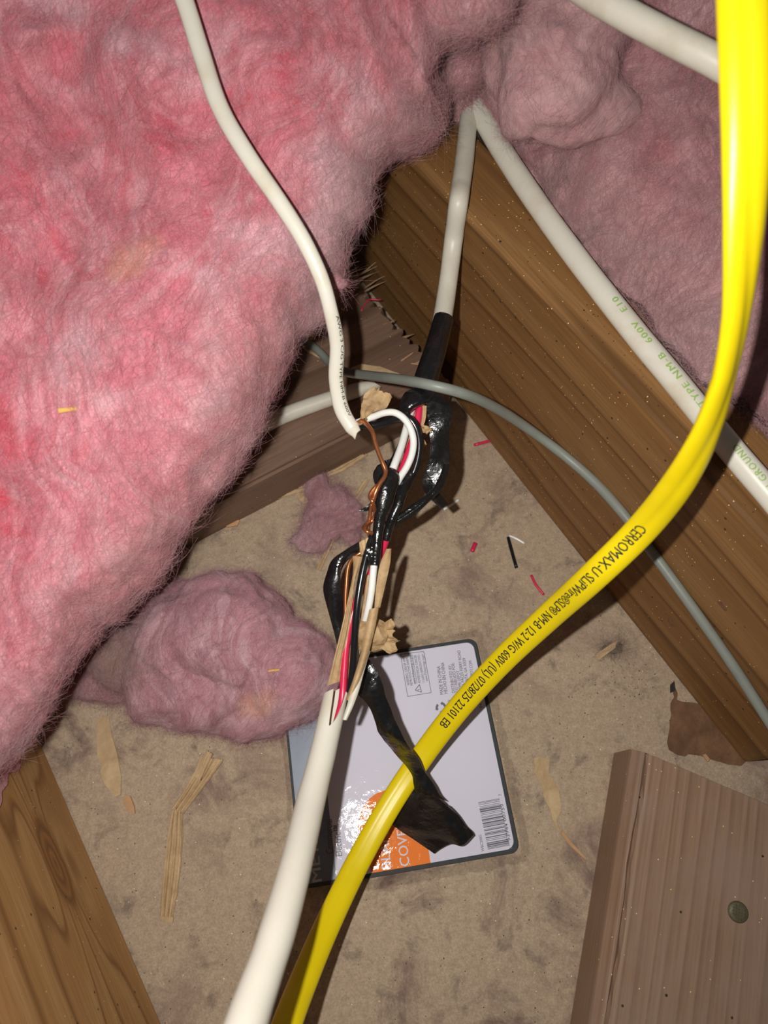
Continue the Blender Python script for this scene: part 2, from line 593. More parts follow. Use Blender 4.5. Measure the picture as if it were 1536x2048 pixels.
def flake(name, outline, mat, thick=0.0004, parent=None, lift=0.0, warp=0.0006, z0=0.0, label=None, cat=None, group=None, seed=0, jag=0.0):
    """a flat torn piece lying on a surface: outline in plan, subdivided and slightly warped"""
    P = np.array([at(x, y, z0) for x, y in outline])
    c0 = P.mean(0)
    bm = bmesh.new()
    vs = []
    pts = []
    n = len(P)
    for i in range(n):
        a, b = P[i], P[(i + 1) % n]
        k = max(1, int(np.linalg.norm(b - a) / 0.003))
        for q in range(k):
            p = a + (b - a) * q / k
            if jag and q:
                p = p + RNG.normal(size=3) * jag * np.array([1, 1, 0])
            pts.append(p)
    for p in pts:
        vs.append(bm.verts.new(p))
    f = bm.faces.new(vs)
    f.normal_update()
    if f.normal.z < 0:
        f.normal_flip()
    bmesh.ops.triangulate(bm, faces=[f])
    ext = bmesh.ops.extrude_face_region(bm, geom=list(bm.faces))
    up = [g for g in ext['geom'] if isinstance(g, bmesh.types.BMVert)]
    for v in up:
        v.co.z += thick
    bmesh.ops.recalc_face_normals(bm, faces=list(bm.faces))
    bm.verts.ensure_lookup_table()
    V = np.array([v.co[:] for v in bm.verts])
    F = [tuple(v.index for v in fc.verts) for fc in bm.faces]
    bm.verts.index_update()
    F = [tuple(v.index for v in fc.verts) for fc in bm.faces]
    bm.free()
    d = np.linalg.norm(V[:, :2] - c0[:2], axis=1)
    V[:, 2] += lift + warp * (0.6 + fbm(V * [1, 1, 0] + [0, 0, seed], 60, 2, seed)) * np.clip(d / 0.012, 0, 1)
    V[:, 2] += max(0, z0 + 0.0001 - V[:, 2].min())
    if parent is None:
        o = mesh_obj(name, V, F, mat, None, smooth=False, origin=(c0[0], c0[1], z0))
        tag(o, label, cat, group)
    else:
        o = mesh_obj(name, V, F, mat, parent, smooth=False, label=label)
    return o


def box_obj(name, lo, hi, mat, bevel=0.002, loc=(0, 0, 0), rotz=0.0, parent=None, segs=2):
    bm = bmesh.new()
    bmesh.ops.create_cube(bm, size=1)
    lo, hi = np.array(lo), np.array(hi)
    for v in bm.verts:
        v.co = Vector(lo + (np.array(v.co[:]) + 0.5) * (hi - lo))
    if bevel:
        bmesh.ops.bevel(bm, geom=list(bm.edges), offset=bevel, segments=segs, affect='EDGES', profile=0.6)
    me = bpy.data.meshes.new(name)
    bm.to_mesh(me)
    bm.free()
    me.materials.append(MATS[mat])
    o = bpy.data.objects.new(name, me)
    COL.objects.link(o)
    if parent:
        o.parent = parent
    o.location = loc
    o.rotation_euler = (0, 0, rotz)
    return o


# ---- lettering
_font = bpy.data.curves.new('lettering_source', 'FONT')
_fonto = bpy.data.objects.new('lettering_source', _font)
COL.objects.link(_fonto)


def glyphs(body, spacing=1.0, bold=0.016):
    _font.body = body
    _font.size = 1.0
    _font.space_character = spacing
    _font.resolution_u = 2
    bpy.context.view_layer.update()
    dg = bpy.context.evaluated_depsgraph_get()
    ob = _fonto.evaluated_get(dg)
    me = ob.to_mesh()
    V = np.array([v.co[:2] for v in me.vertices])
    F = [tuple(p.vertices) for p in me.polygons]
    ob.to_mesh_clear()
    V[:, 0] -= V[:, 0].min()
    n = len(V)
    V = np.vstack([np.column_stack([V, np.zeros(n)]), np.column_stack([V + [bold, 0.004], np.ones(n)])])   # struck twice, slightly apart, for weight
    F = F + [tuple(i + n for i in f) for f in F]
    return V, F


def subdiv(V, F, levels=2):
    T = []
    for f in F:
        for q in range(1, len(f) - 1):
            T.append((f[0], f[q], f[q + 1]))
    V = [tuple(v) for v in V]
    for _ in range(levels):
        mid, N2 = {}, []

        def m(a, b):
            k = (a, b) if a < b else (b, a)
            if k not in mid:
                mid[k] = len(V)
                V.append(tuple((np.array(V[a]) + np.array(V[b])) / 2))
            return mid[k]
        for a, b, c in T:
            x, y, z = m(a, b), m(b, c), m(c, a)
            N2 += [(a, x, z), (x, b, y), (z, y, c), (x, y, z)]
        T = N2
    return np.array(V), T


def text_on_cable(body, fr, parent, mat, s0, s1, across, height, flip=1, name='printed_lettering', eps=0.00006, spacing=1.0, prof=None, bold=0.022):
    """print wrapped onto a cable: along the centre line from s0 to s1 (metres of arc), letters standing across"""
    V, F = subdiv(*glyphs(body, spacing, bold))
    L = V[:, 0].max()
    C = fr['C']
    arc = np.concatenate([[0], np.cumsum(np.linalg.norm(np.diff(C, axis=0), axis=1))])
    s = s0 + (s1 - s0) * V[:, 0] / L
    x = across + flip * (V[:, 1] - 0.35) * height / 0.7

    def I(A):
        return np.stack([np.interp(s, arc, A[:, k]) for k in range(3)], 1)
    A = np.interp(s, arc, fr['A'])
    B = np.interp(s, arc, fr['B'])
    q = np.clip(x / A, -0.97, 0.97)
    # lie on the ellipse at the same angle
    P = I(C) + I(norm(fr['S'])) * (A * q)[:, None] + I(norm(fr['N'])) * (B * np.sqrt(1 - q * q) * (1.0 if prof is None else prof(np.arccos(q))) + eps + 0.00003 * V[:, 2])[:, None]
    return mesh_obj(name, P, F, mat, parent, smooth=False)


def arc_at(fr, px, py):
    """arc length at which the cable passes nearest to a sight line"""
    r = norm(ray(px, py))
    v = fr['C'] - CAMP
    d = np.linalg.norm(v - np.outer(v @ r, r), axis=1)
    i = int(np.argmin(d))
    arc = np.concatenate([[0], np.cumsum(np.linalg.norm(np.diff(fr['C'], axis=0), axis=1))])
    return arc[i]


# ---- fibres
def fibres(name, P, N, dust, mat, parent, count_len=(0.006, 0.02), radius=0.00006, lift=(0.02, 0.25), curl=0.5, flow=None, n=5):
    """loose glass fibres: one curves object, rooted on the surface points P"""
    base = np.zeros(3)
    p = parent
    while p is not None:
        base = base + np.array(p.location)
        p = p.parent
    m = len(P)
    N = norm(N)
    rnd = RNG.normal(size=(m, 3))
    if flow is not None:
        rnd = rnd * 0.8 + flow
    T = norm(rnd - N * np.sum(rnd * N, axis=1, keepdims=True))
    el = RNG.uniform(lift[0], lift[1], m)
    D = T * np.cos(el)[:, None] + N * np.sin(el)[:, None]
    Bn = np.cross(N, T)
    L = RNG.uniform(count_len[0], count_len[1], m)
    cu = RNG.normal(size=m) * curl
    pts = np.zeros((m, n, 3))
    for k in range(n):
        t = k / (n - 1)
        pts[:, k] = P - N * 0.0006 + D * (L * t)[:, None] + Bn * (L * cu * t * t)[:, None] + N * (L * 0.15 * np.sin(t * 3.0) * cu)[:, None]
    pts -= base
    hc = bpy.data.hair_curves.new(name)
    hc.add_curves([n] * m)
    hc.points.foreach_set('position', pts.reshape(-1).astype(np.float32))
    rad = np.tile(np.linspace(1.0, 0.45, n), m).astype(np.float32) * radius
    ra = hc.attributes.get('radius') or hc.attributes.new('radius', 'FLOAT', 'POINT')
    ra.data.foreach_set('value', rad)
    da = hc.attributes.new('dust', 'FLOAT', 'CURVE')
    da.data.foreach_set('value', np.asarray(dust, np.float32))
    hc.materials.append(MATS[mat])
    o = bpy.data.objects.new(name, hc)
    COL.objects.link(o)
    o.parent = parent
    o['kind'] = 'stuff'
    return o


def surf_sample(V, F4, count, dust, weight=None):
    F4 = np.asarray(F4)
    a, b, c, d = (V[F4[:, k]] for k in range(4))
    nn = np.cross(c - a, d - b)
    ar = np.linalg.norm(nn, axis=1) / 2
    w = ar if weight is None else ar * weight
    idx = RNG.choice(len(F4), count, p=w / w.sum())
    u, v = RNG.random(count)[:, None], RNG.random(count)[:, None]
    P = (a[idx] * (1 - u) * (1 - v) + b[idx] * u * (1 - v) + c[idx] * u * v + d[idx] * (1 - u) * v)
    return P, norm(nn[idx]), dust[F4[idx, 0]]


def set_dust(o, dust):
    at_ = o.data.attributes.new('dust', 'FLOAT', 'POINT')
    at_.data.foreach_set('value', np.asarray(dust, np.float32))


# ================================================================== the setting
def grid_floor():
    n = 60
    xs = np.linspace(-0.9, 0.9, n)
    ys = np.linspace(-0.6, 1.3, n)
    X, Y = np.meshgrid(xs, ys)
    V = np.stack([X, Y, np.zeros_like(X)], -1).reshape(-1, 3)
    lo = V - [0, 0, 0.0125]
    F = []
    for i in range(n - 1):
        for j in range(n - 1):
            F.append((i * n + j, i * n + j + 1, (i + 1) * n + j + 1, (i + 1) * n + j))
    k = n * n
    c = [0, n - 1, n * n - 1, n * n - n]
    Vb = np.vstack([V, lo[c]])
    F.append((k + 3, k + 2, k + 1, k))
    o = mesh_obj('floor', Vb, F, 'gypsum_paper')
    o['kind'] = 'structure'
    o['label'] = 'tan gypsum board paper with brown stains and lint'
    return o


grid_floor()

JA = math.radians(-57.3)            # run of the joists in plan
jd = np.array([math.cos(JA), math.sin(JA), 0])
jn = np.array([-jd[1], jd[0], 0])   # towards the far side of the right-hand joist
J0 = at(950, 850)
JEND = at(1491, 1525)
JH = 0.157


def joff(p):
    return (np.asarray(p) - J0) @ jn


# right joist: near face on the plane joff = 0, ends where it was cut
jl = (JEND - J0) @ jd
o = box_obj('floor_joist', (-1.15 + 0, 0, 0), (0, 0.038, JH), 'joist_wood_brown', 0.003, loc=Vector(J0 + jd * jl), rotz=JA)
tag(o, 'dark brown grained ceiling joist carrying the white cables, its cut end by the weathered block', 'joist')
for (x, y, rx_, rz_) in ((1446, 1212, .0032, .0020), (1341, 1246, .0026, .0016)):
    r = ray(x, y)
    p = CAMP + r * (((J0 - CAMP) @ jn) / (r @ jn)) - (J0 + jd * jl)
    bm = bmesh.new()
    bmesh.ops.create_icosphere(bm, subdivisions=3, radius=1)
    for v in bm.verts:
        k_ = 1 + 0.18 * math.sin(v.co.x * 4 + v.co.z * 3 + x)
        v.co = Vector((v.co.x * rx_ * k_, v.co.y * 0.0003, v.co.z * rz_ * k_))
    me = bpy.data.meshes.new('knot')
    bm.to_mesh(me)
    bm.free()
    me.materials.append(MATS['brown_card'])
    kn = bpy.data.objects.new('knot', me)
    kn.parent = o
    kn.location = (p @ jd, p @ jn, p[2])
    COL.objects.link(kn)
# left joist, knot on its inner face
KP = None
LN = -0.3378
kx = at(115, 1725)
r = ray(112, 1727)
t_ = ((J0 + jn * LN - CAMP) @ jn) / (r @ jn)
KP = CAMP + r * t_
o = box_obj('floor_joist', (-0.62, -0.038, -KP[2]), (0.45, 0.0, JH - KP[2]), 'joist_wood_orange', 0.003, loc=Vector(KP), rotz=JA)
tag(o, 'orange-brown ceiling joist with a dark oval knot under the pink batt', 'joist')

# flat board between the joists
BA = math.radians(30.5)
bd_ = np.array([math.cos(BA), math.sin(BA), 0])
bn_ = np.array([-bd_[1], bd_[0], 0])
BC = at(906, 763, 0.038)
BC[2] = 0


def board():
    root = thing('flat_board', 'grey-brown board lying flat between the joists with splintered sawn end', 'board', BC)
    root.rotation_euler = (0, 0, BA)
    Lb, Db, Hb = 0.355, 0.150, 0.038
    # sawn end: ragged edge, not square; front corner is the origin
    ny, nz = 56, 5
    bm = bmesh.new()
    lay = []
    for j in range(ny + 1):
        y = Db * j / ny
        ex = -0.047 * (y / Db) * 0.45
        row = []
        for k in range(nz + 1):
            z = Hb * k / nz
            jag = (random.random() - 0.7) * 0.0045 if j not in (0,) else 0
            if k == nz and j % 3 == 0:
                jag -= 0.003
            row.append(bm.verts.new((ex + jag, y, z)))
        lay.append(row)
    left = []
    for j in range(ny + 1):
        y = Db * j / ny
        xl = -Lb + 0.03 * (y / Db)
        left.append([bm.verts.new((xl, y, Hb * k / nz)) for k in range(nz + 1)])
    for j in range(ny):
        for k in range(nz):
            bm.faces.new((lay[j][k], lay[j + 1][k], lay[j + 1][k + 1], lay[j][k + 1]))
            bm.faces.new((left[j][k], left[j][k + 1], left[j + 1][k + 1], left[j + 1][k]))
        bm.faces.new((left[j][nz], lay[j][nz], lay[j + 1][nz], left[j + 1][nz]))
        bm.faces.new((left[j][0], left[j + 1][0], lay[j + 1][0], lay[j][0]))
    for j in (0, ny):
        for k in range(nz):
            q = (left[j][k], lay[j][k], lay[j][k + 1], left[j][k + 1])
            bm.faces.new(q if j == 0 else q[::-1])
    bmesh.ops.recalc_face_normals(bm, faces=list(bm.faces))
    fe = [e for e in bm.edges if all(abs(v.co.y) < 1e-6 and abs(v.co.z - Hb) < 1e-6 for v in e.verts)]
    bmesh.ops.bevel(bm, geom=fe, offset=0.0022, segments=2, affect='EDGES')
    me = bpy.data.meshes.new('plank')
    bm.to_mesh(me)
    bm.free()
    me.materials.append(MATS['board_wood_grey'])
    p = bpy.data.objects.new('plank', me)
    p.parent = root
    COL.objects.link(p)
    # splinters standing off the sawn end
    for k in range(26):
        y = Db * random.uniform(0.62, 0.99) if k < 20 else Db * random.uniform(0.1, 0.6)
        x0 = -0.047 * (y / Db) * 0.45 - random.uniform(0.006, 0.02)
        ln = random.uniform(0.018, 0.042) if k < 20 else random.uniform(0.008, 0.016)
        a = random.uniform(-0.25, 0.45)
        w = random.uniform(0.0006, 0.0013)
        z = Hb - random.uniform(-0.001, 0.004)
        d = np.array([math.cos(a), math.sin(a), random.uniform(-0.06, 0.20)])
        s = np.array([-d[1], d[0], 0])
        a0 = np.array([x0, y, z])
        mid = a0 + d * ln * 0.55 + np.array([0, 0, random.uniform(-.001, .002)])
        end = a0 + d * ln
        up = np.array([0, 0, w * 0.8])
        V = [a0 - s * w, a0 + s * w, a0 + up, mid - s * w * .8, mid + s * w * .8, mid + up, end]
        F = [(0, 1, 4, 3), (1, 2, 5, 4), (2, 0, 3, 5), (3, 4, 6), (4, 5, 6), (5, 3, 6), (2, 1, 0)]
        me = bpy.data.meshes.new('splinter')
        me.from_pydata([tuple(v) for v in V], [], F)
        me.materials.append(MATS['wood_sliver'])
        so = bpy.data.objects.new('splinter', me)
        so.parent = root
        COL.objects.link(so)
    return root


board()


# weathered block at lower right, resting on the floor
def weathered_block():
    A = at(1228, 1506)
    B = at(1140, 2048)
    d = norm(A - B)
    ang = math.atan2(d[1], d[0])
    s = np.array([d[1], -d[0], 0])       # to the right
    root = thing('wood_block', 'weathered grey-brown wood block with grooved edge and a nail head', 'wood block', A)
    root.rotation_euler = (0, 0, ang)
    # local: X back along the grain, -Y across to the right
    bm = bmesh.new()
    h, w, l = 0.036, 0.19, 0.32
    # section in (y, z): side face, small shoulder, groove, flat top
    sec = [(0, 0), (0.0, h * 0.80), (-0.0006, h * 0.86), (-0.0042, h * 0.985), (-0.0056, h * 0.99), (-0.0068, h * 0.93), (-0.0080, h * 0.995), (-0.0095, h), (-w, h), (-w, 0)]
    nx = 40
    rows = []
    for i in range(nx + 1):
        x = -l * i / nx
        row = []
        for (y, z) in sec:
            wob = 0.0006 * math.sin(x * 90) + 0.0004 * random.uniform(-1, 1) if -0.009 < y < -0.005 else 0
            # the end is sawn a little out of square
            xx = x - 0.022 * (-y / w) * (1 - i / nx)
            row.append(bm.verts.new((xx, y + wob, z)))
        rows.append(row)
    m = len(sec)
    for i in range(nx):
        for j in range(m):
            bm.faces.new((rows[i][j], rows[i][(j + 1) % m], rows[i + 1][(j + 1) % m], rows[i + 1][j]))
    bm.faces.new(rows[0][::-1])
    bm.faces.new(rows[-1])
    bmesh.ops.recalc_face_normals(bm, faces=list(bm.faces))
    me = bpy.data.meshes.new('block_body')
    bm.to_mesh(me)
    bm.free()
    me.materials.append(MATS['block_wood_weathered'])
    b = bpy.data.objects.new('block_body', me)
    b.parent = root
    COL.objects.link(b)
    b.rotation_euler = (0, 0, 0)
    # nail head
    npos = at(1476, 1824, h)
    R = Matrix.Rotation(-ang, 3, 'Z')
    lp = R @ Vector(npos - np.array(root.location))
    bm = bmesh.new()
    rings = [(0.0, 0.0010), (0.003, 0.0010), (0.0043, 0.0007), (0.0049, 0.0)]
    vs = []
    for (rr, z) in rings[1:]:
        vs.append([bm.verts.new((rr * math.cos(a), rr * 1.05 * math.sin(a), z)) for a in np.linspace(0, 2 * math.pi, 24, endpoint=False)])
    bm.faces.new(vs[0])
    for k in range(2):
        for j in range(24):
            bm.faces.new((vs[k][j], vs[k + 1][j], vs[k + 1][(j + 1) % 24], vs[k][(j + 1) % 24]))
    for q in range(-2, 3):           # cross ribs on the head
        for sgn in (0, 1):
            x = q * 0.0014
            hl = math.sqrt(max(0, 0.0036 ** 2 - x * x))
            pts = [(x - .00012, -hl), (x + .00012, -hl), (x + .00012, hl), (x - .00012, hl)]
            if sgn:
                pts = [(p[1], p[0]) for p in pts][::-1]
            bm.faces.new([bm.verts.new((p[0], p[1], 0.00115)) for p in pts])
    me = bpy.data.meshes.new('nail_head')
    bm.to_mesh(me)
    bm.free()
    me.materials.append(MATS['nail_steel'])
    nl = bpy.data.objects.new('nail_head', me)
    nl.parent = root
    nl.location = lp
    nl['label'] = 'round dull greenish nail head'
    COL.objects.link(nl)
    return root


weathered_block()

# ================================================================== insulation
def grid_faces(n, m):
    i, j = np.meshgrid(np.arange(n - 1), np.arange(m - 1), indexing='ij')
    a = (i * m + j).ravel()
    return np.stack([a, a + 1, a + m + 1, a + m], 1)


def batt(name, label, edge, inner, mat, loc, R=0.03, thick=0.07, dimples=(), amp=(0.011, 0.0045, 0.0010), nt=340, ns=230, nfib=50000,
         dustf=None, seed=3, clamp=None, edgefuzz=0.35, flen=(0.004, 0.014)):
    root = thing(name, label, 'insulation', loc)
    E = spline(edge, 10)[0]
    te = np.concatenate([[0], np.cumsum(np.linalg.norm(np.diff(E[:, :2], axis=0), axis=1))])
    te /= te[-1]
    tt = np.linspace(0, 1, nt)
    Et = np.stack([np.interp(tt, te, E[:, k]) for k in range(3)], 1)
    it = np.array([q[0] for q in inner])
    It = np.stack([np.interp(tt, it, [q[1 + k] for q in inner]) for k in range(3)], 1)
    nu = int(ns * 0.25)
    S = np.concatenate([-np.linspace(1, 0, nu, endpoint=False), np.linspace(0, 1, ns - nu) ** 1.25])
    s = S[None, :]
    pos = np.where(s >= 0, s, 0.30 * (-s) ** 1.5)
    px = Et[:, 0:1] * (1 - pos) + It[:, 0:1] * pos
    py = Et[:, 1:2] * (1 - pos) + It[:, 1:2] * pos
    lin = Et[:, 2:3] * (1 - np.maximum(s, 0)) + It[:, 2:3] * np.maximum(s, 0)
    # distance from the edge in pixels, for rounding it over
    dpx = np.hypot(px - Et[:, 0:1], py - Et[:, 1:2])
    k = np.clip(1 - dpx / 150.0, 0, 1)
    rnd = R * (1 - np.sqrt(np.maximum(0, 1 - k * k)))
    dep = np.where(s >= 0, lin + rnd, Et[:, 2:3] + R + thick * np.sin(np.clip(-s, 0, 1) * math.pi / 2))
    for (dx, dy, rad, am) in dimples:
        g = np.exp(-((px - dx) ** 2 + (py - dy) ** 2) / (rad * rad))
        dep = dep + np.where(s >= 0, am * g, 0)
    u = (px - 768) / FPX
    v = (1024 - py) / FPX
    V = CAMP + np.stack([u, v * cc + ss, v * ss - cc], -1) * dep[..., None]
    N = norm(np.cross(np.gradient(V, axis=0), np.gradient(V, axis=1)))
    cen = CAMP - V
    sg = np.sign(np.sum(N[:, ns // 2] * cen[:, ns // 2]))
    N = N * sg
    low = fbm(V, 13, 3, seed)
    warp = np.stack([fbm(V, 20, 2, seed + 20 + q) for q in range(3)], -1) * 0.02
    rid = fbm(V + warp * 1.6, 24, 2, seed + 5) * 1.2
    fine = fbm(V + warp, 170, 4, seed + 9)
    V = V + N * (amp[0] * low + amp[1] * rid + amp[2] * fine)[..., None]
    # ragged lip
    edgew = np.exp(-(S / 0.06) ** 2)[None, :, None]
    V = V + edgew * 0.0035 * np.stack([fbm(V, 90, 3, seed + 40 + q) for q in range(3)], -1)
    if clamp is not None:
        V = clamp(V)
    dust = np.broadcast_to(dustf(px, py, S[None, :] + 0 * px), px.shape).reshape(-1)
    F = grid_faces(nt, ns)
    if sg < 0:
        F = F[:, ::-1]
    Vf = V.reshape(-1, 3)
    o = mesh_obj('batt_body', Vf, F, mat, root)
    set_dust(o, dust)
    inframe = ((px > -60) & (px < 1600) & (py > -60) & (py < 2100)).reshape(-1)
    wgt = inframe[F[:, 0]].astype(float)
    front = (np.broadcast_to(S[None, :], px.shape).reshape(-1) > -0.25)[F[:, 0]]
    wgt = wgt * front + 1e-9
    P, Nn, D = surf_sample(Vf, F, nfib, dust, wgt)
    fibres('loose_fibres', P, Nn, D * 0.8, mat, root, flen, 0.000034, (0.0, 0.05), 0.6)
    ew = wgt * np.exp(-((np.broadcast_to(S[None, :], px.shape).reshape(-1) + 0.02) / 0.05) ** 2)[F[:, 0]] + 1e-12
    P, Nn, D = surf_sample(Vf, F, int(nfib * edgefuzz), dust, ew)
    fibres('edge_fuzz', P, Nn, D * 0.8, mat, root, (0.0015, 0.0060), 0.000032, (0.1, 1.2), 0.9)
    return root, o


def clamp_left(V):
    off = (V - J0) @ jn
    lim = LN + 0.002
    bad = (off < lim) & (V[..., 2] < JH + 0.002)
    # push out of the left joist: up if it is near its top, else to its face
    up = bad & (V[..., 2] > JH - 0.05) & (off < lim - 0.01)
    V = V.copy()
    V[..., 2] = np.where(up, JH + 0.003, V[..., 2])
    sh = np.where(bad & ~up, lim - off, 0)
    V = V + sh[..., None] * jn
    # above the flat board, and above the right joist
    V[..., 2] = np.maximum(V[..., 2], 0.042)
    off = (V - J0) @ jn
    bad = (off > -0.003) & (V[..., 2] < JH + 0.003)
    V[..., 2] = np.where(bad, JH + 0.003, V[..., 2])
    return V


left_edge = [(1090, -170, .262), (1040, -20, .262), (1005, 45, .268), (950, 82, .278), (885, 102, .280), (866, 130, .275), (862, 175, .280), (882, 222, .288), (874, 262, .295),
             (838, 288, .31), (796, 303, .31), (766, 334, .31), (737, 372, .308), (722, 422, .306), (700, 472, .306), (672, 540, .308),
             (640, 602, .308), (598, 650, .306), (566, 712, .306), (540, 764, .304), (500, 842, .302), (455, 922, .300), (425, 972, .298),
             (372, 1040, .296), (326, 1112, .294), (274, 1180, .292), (216, 1242, .290), (150, 1340, .286), (70, 1450, .280), (0, 1530, .276),
             (-90, 1625, .27), (-220, 1745, .265)]
left_inner = [(0.0, 1000, -640, .265), (0.14, 620, -640, .285), (0.34, 120, -640, .28), (0.5, -480, -580, .268), (0.7, -600, 320, .265), (1.0, -620, 1500, .26)]


def dust_left(px, py, S):
    # grey house dust caught along the lip that faces the open bay
    lip = np.exp(-(np.maximum(S, 0) / 0.085) ** 2) * 0.75
    right = np.clip((px - 560) / 330, 0, 1) * 0.42
    return np.clip(lip * np.clip((px + 500) / 700, 0.2, 1) + right, 0, 1) * np.ones_like(S)


batt('insulation_batt', 'large pink fibreglass batt with grey dusty lip beside the splintered board', left_edge, left_inner, 'pink_fibreglass',
     far(300, 700, .40) * [1, 1, 0] + [0, 0, 0.157],
     dimples=[(120, 145, 70, .008), (140, 250, 60, .008), (215, 330, 60, .010), (60, 60, 80, -.007), (300, 140, 90, -.008), (300, 280, 70, -.008),
              (420, 420, 120, -.005), (640, 420, 60, .004), (560, 330, 60, .003), (850, 250, 36, .004), (820, 180, 40, -.004), (950, 30, 70, -.010),
              (230, 1310, 60, .004), (170, 1240, 40, .006), (20, 1000, 60, .006), (260, 620, 160, -.006), (90, 520, 70, .005), (420, 760, 110, -.004), (430, 330, 40, .004)],
     dustf=dust_left, seed=3, clamp=clamp_left, nfib=80000)


def clamp_right(V):
    off = (V - J0) @ jn
    V = V.copy()
    bad = (off < 0.041) & (V[..., 2] < JH + 0.002)
    V[..., 2] = np.where(bad, JH + 0.002, V[..., 2])
    V[..., 2] = np.maximum(V[..., 2], 0.003)
    return V


right_edge = [(700, -330, .46), (820, -80, .44), (888, 90, .42), (900, 190, .392), (899, 262, .380), (922, 255, .376), (955, 216, .376), (1000, 262, .368), (1056, 338, .358), (1116, 425, .349),
              (1176, 508, .341), (1236, 590, .334), (1306, 682, .328), (1376, 766, .322), (1444, 842, .318), (1500, 890, .317), (1590, 915, .32), (1730, 970, .32)]
right_inner = [(0.0, 800, -700, .46), (0.3, 1000, -700, .40), (0.5, 1280, -650, .33), (0.75, 1960, -450, .28), (1.0, 2200, 500, .28)]


def dust_right(px, py, S):
    lip = np.exp(-(np.maximum(S, 0) / 0.25) ** 2) * 0.55
    return np.clip(lip + 0.15, 0, 1) * np.ones_like(px)


rb, _ = batt('insulation_batt', 'dusty mauve fibreglass batt filling the bay behind the joist and white cable', right_edge, right_inner, 'mauve_fibreglass',
             far(1300, 350, .34) * [1, 1, 0] + [0, 0, 0.10],
             R=0.012, thick=0.06, amp=(0.007, 0.005, 0.0011), dimples=[(1210, 190, 60, .012), (1100, 330, 70, .006), (1420, 330, 160, -.006), (1380, 560, 120, .004)],
             dustf=dust_right, seed=23, clamp=clamp_right, nfib=60000, edgefuzz=0.25)


def lobes_mesh(center, lobes, sub=5, amp=0.002, freq=60, seed=0, k=90.0, floor=None, fold=0.0):
    """one puffy lump: smooth union of ellipsoidal lobes seen from an inner centre"""
    bm = bmesh.new()
    bmesh.ops.create_icosphere(bm, subdivisions=sub, radius=1)
    D = norm(np.array([v.co[:] for v in bm.verts]))
    F = [tuple(v.index for v in f.verts) for f in bm.faces]
    bm.free()
    acc = 0
    for (c, r) in lobes:
        c = np.asarray(c, float) - center
        r = np.asarray(r, float) * np.ones(3)
        d = D / r
        o_ = -c / r
        A = np.sum(d * d, 1)
        B = d @ o_
        Cc = o_ @ o_ - 1
        disc = B * B - A * Cc
        t = np.where(disc > 0, (-B + np.sqrt(np.maximum(disc, 0))) / A, 0)
        t = np.maximum(t, 0)
        acc = acc + np.exp(k / 0.01 * t * 0.01 * 10)
    t = np.log(acc) / (k * 10) * 10 / 1.0
    t = t / 10 * 1.0 if False else np.log(acc) / (k / 0.01 * 0.01 * 10)
    V = center + D * t[:, None]
    w = np.stack([fbm(V, 40, 2, seed + q) for q in range(3)], -1) * 0.006
    V = V + D * (amp * fbm(V + w, freq, 4, seed + 4) + fold * (1 - 2 * np.abs(fbm(V + w, freq * 0.6, 2, seed + 8))))[:, None]
    if floor is not None:
        V[:, 2] = np.maximum(V[:, 2], floor + 0.0004 * (1 + np.abs(fbm(V, 300, 2, seed))))
    return V, F


def tri_sample(V, F, count):
    F = np.asarray(F)
    a, b, c = V[F[:, 0]], V[F[:, 1]], V[F[:, 2]]
    nn = np.cross(b - a, c - a)
    ar = np.linalg.norm(nn, axis=1)
    idx = RNG.choice(len(F), count, p=ar / ar.sum())
    u, v = RNG.random(count), RNG.random(count)
    fl_ = u + v > 1
    u[fl_], v[fl_] = 1 - u[fl_], 1 - v[fl_]
    return a[idx] + (b - a)[idx] * u[:, None] + (c - a)[idx] * v[:, None], norm(nn[idx]), F[idx, 0]


def wad(root, center, lobes, mat, nfib, dustf=None, name='wool_body', **kw):
    V, F = lobes_mesh(np.asarray(center), lobes, **kw)
    o = mesh_obj(name, V, F, mat, root)
    dust = dustf(V) if dustf else np.full(len(V), 0.3)
    set_dust(o, dust)
    P, N, i = tri_sample(V, F, nfib)
    fibres('loose_fibres', P, N, dust[i] * 0.8, mat, root, (0.003, 0.010), 0.000036, (0.0, 0.30), 0.8)
    return o


# puffy near tuft of the right batt, hanging over it
c = far(1110, 160, .335)
wad(rb, c, [(far(1115, 150, .332), (.026, .030, .018)), (far(1052, 190, .338), (.014, .02, .015)), (far(1185, 215, .337), (.022, .016, .012)),
            (far(1120, 40, .335), (.036, .03, .02)), (far(1140, 250, .334), (.016, .010, .010)), (far(1075, 100, .332), (.018, .024, .018)), (far(1020, 120, .345), (.016, .02, .014))],
    'mauve_fibreglass', 12000, lambda V: np.full(len(V), 0.55), name='tuft', amp=0.0065, freq=40, seed=61, k=60, fold=0.0015, sub=6)
# little wad in the gap between the batts
c = far(925, 140, .345)
r2 = thing('insulation_wad', 'small pink wad stuffed in the dark gap between the two batts', 'insulation', c)
wad(r2, c, [(c, (.0085, .009, .008)), (far(938, 122, .345), (.006, .007, .006)), (far(915, 158, .348), (.005, .006, .005))], 'mauve_fibreglass', 3500,
    lambda V: np.full(len(V), 0.25), sub=4, amp=0.0012, freq=130, seed=71, k=120, fold=0.0006)

# lump of torn insulation on the floor
def F_(x, y, z):
    return at(x, y, z)


c = F_(430, 1320, 0.028)
lump = thing('insulation_wad', 'big rounded lump of torn mauve-pink fibreglass on the floor touching the package', 'insulation', (c[0], c[1], 0))


def dust_lump(V):
    q = F_(255, 1310, 0.03)
    return np.clip(1.1 * np.exp(-np.sum((V - q) ** 2, 1) / 0.022 ** 2) + 0.10, 0, 1)


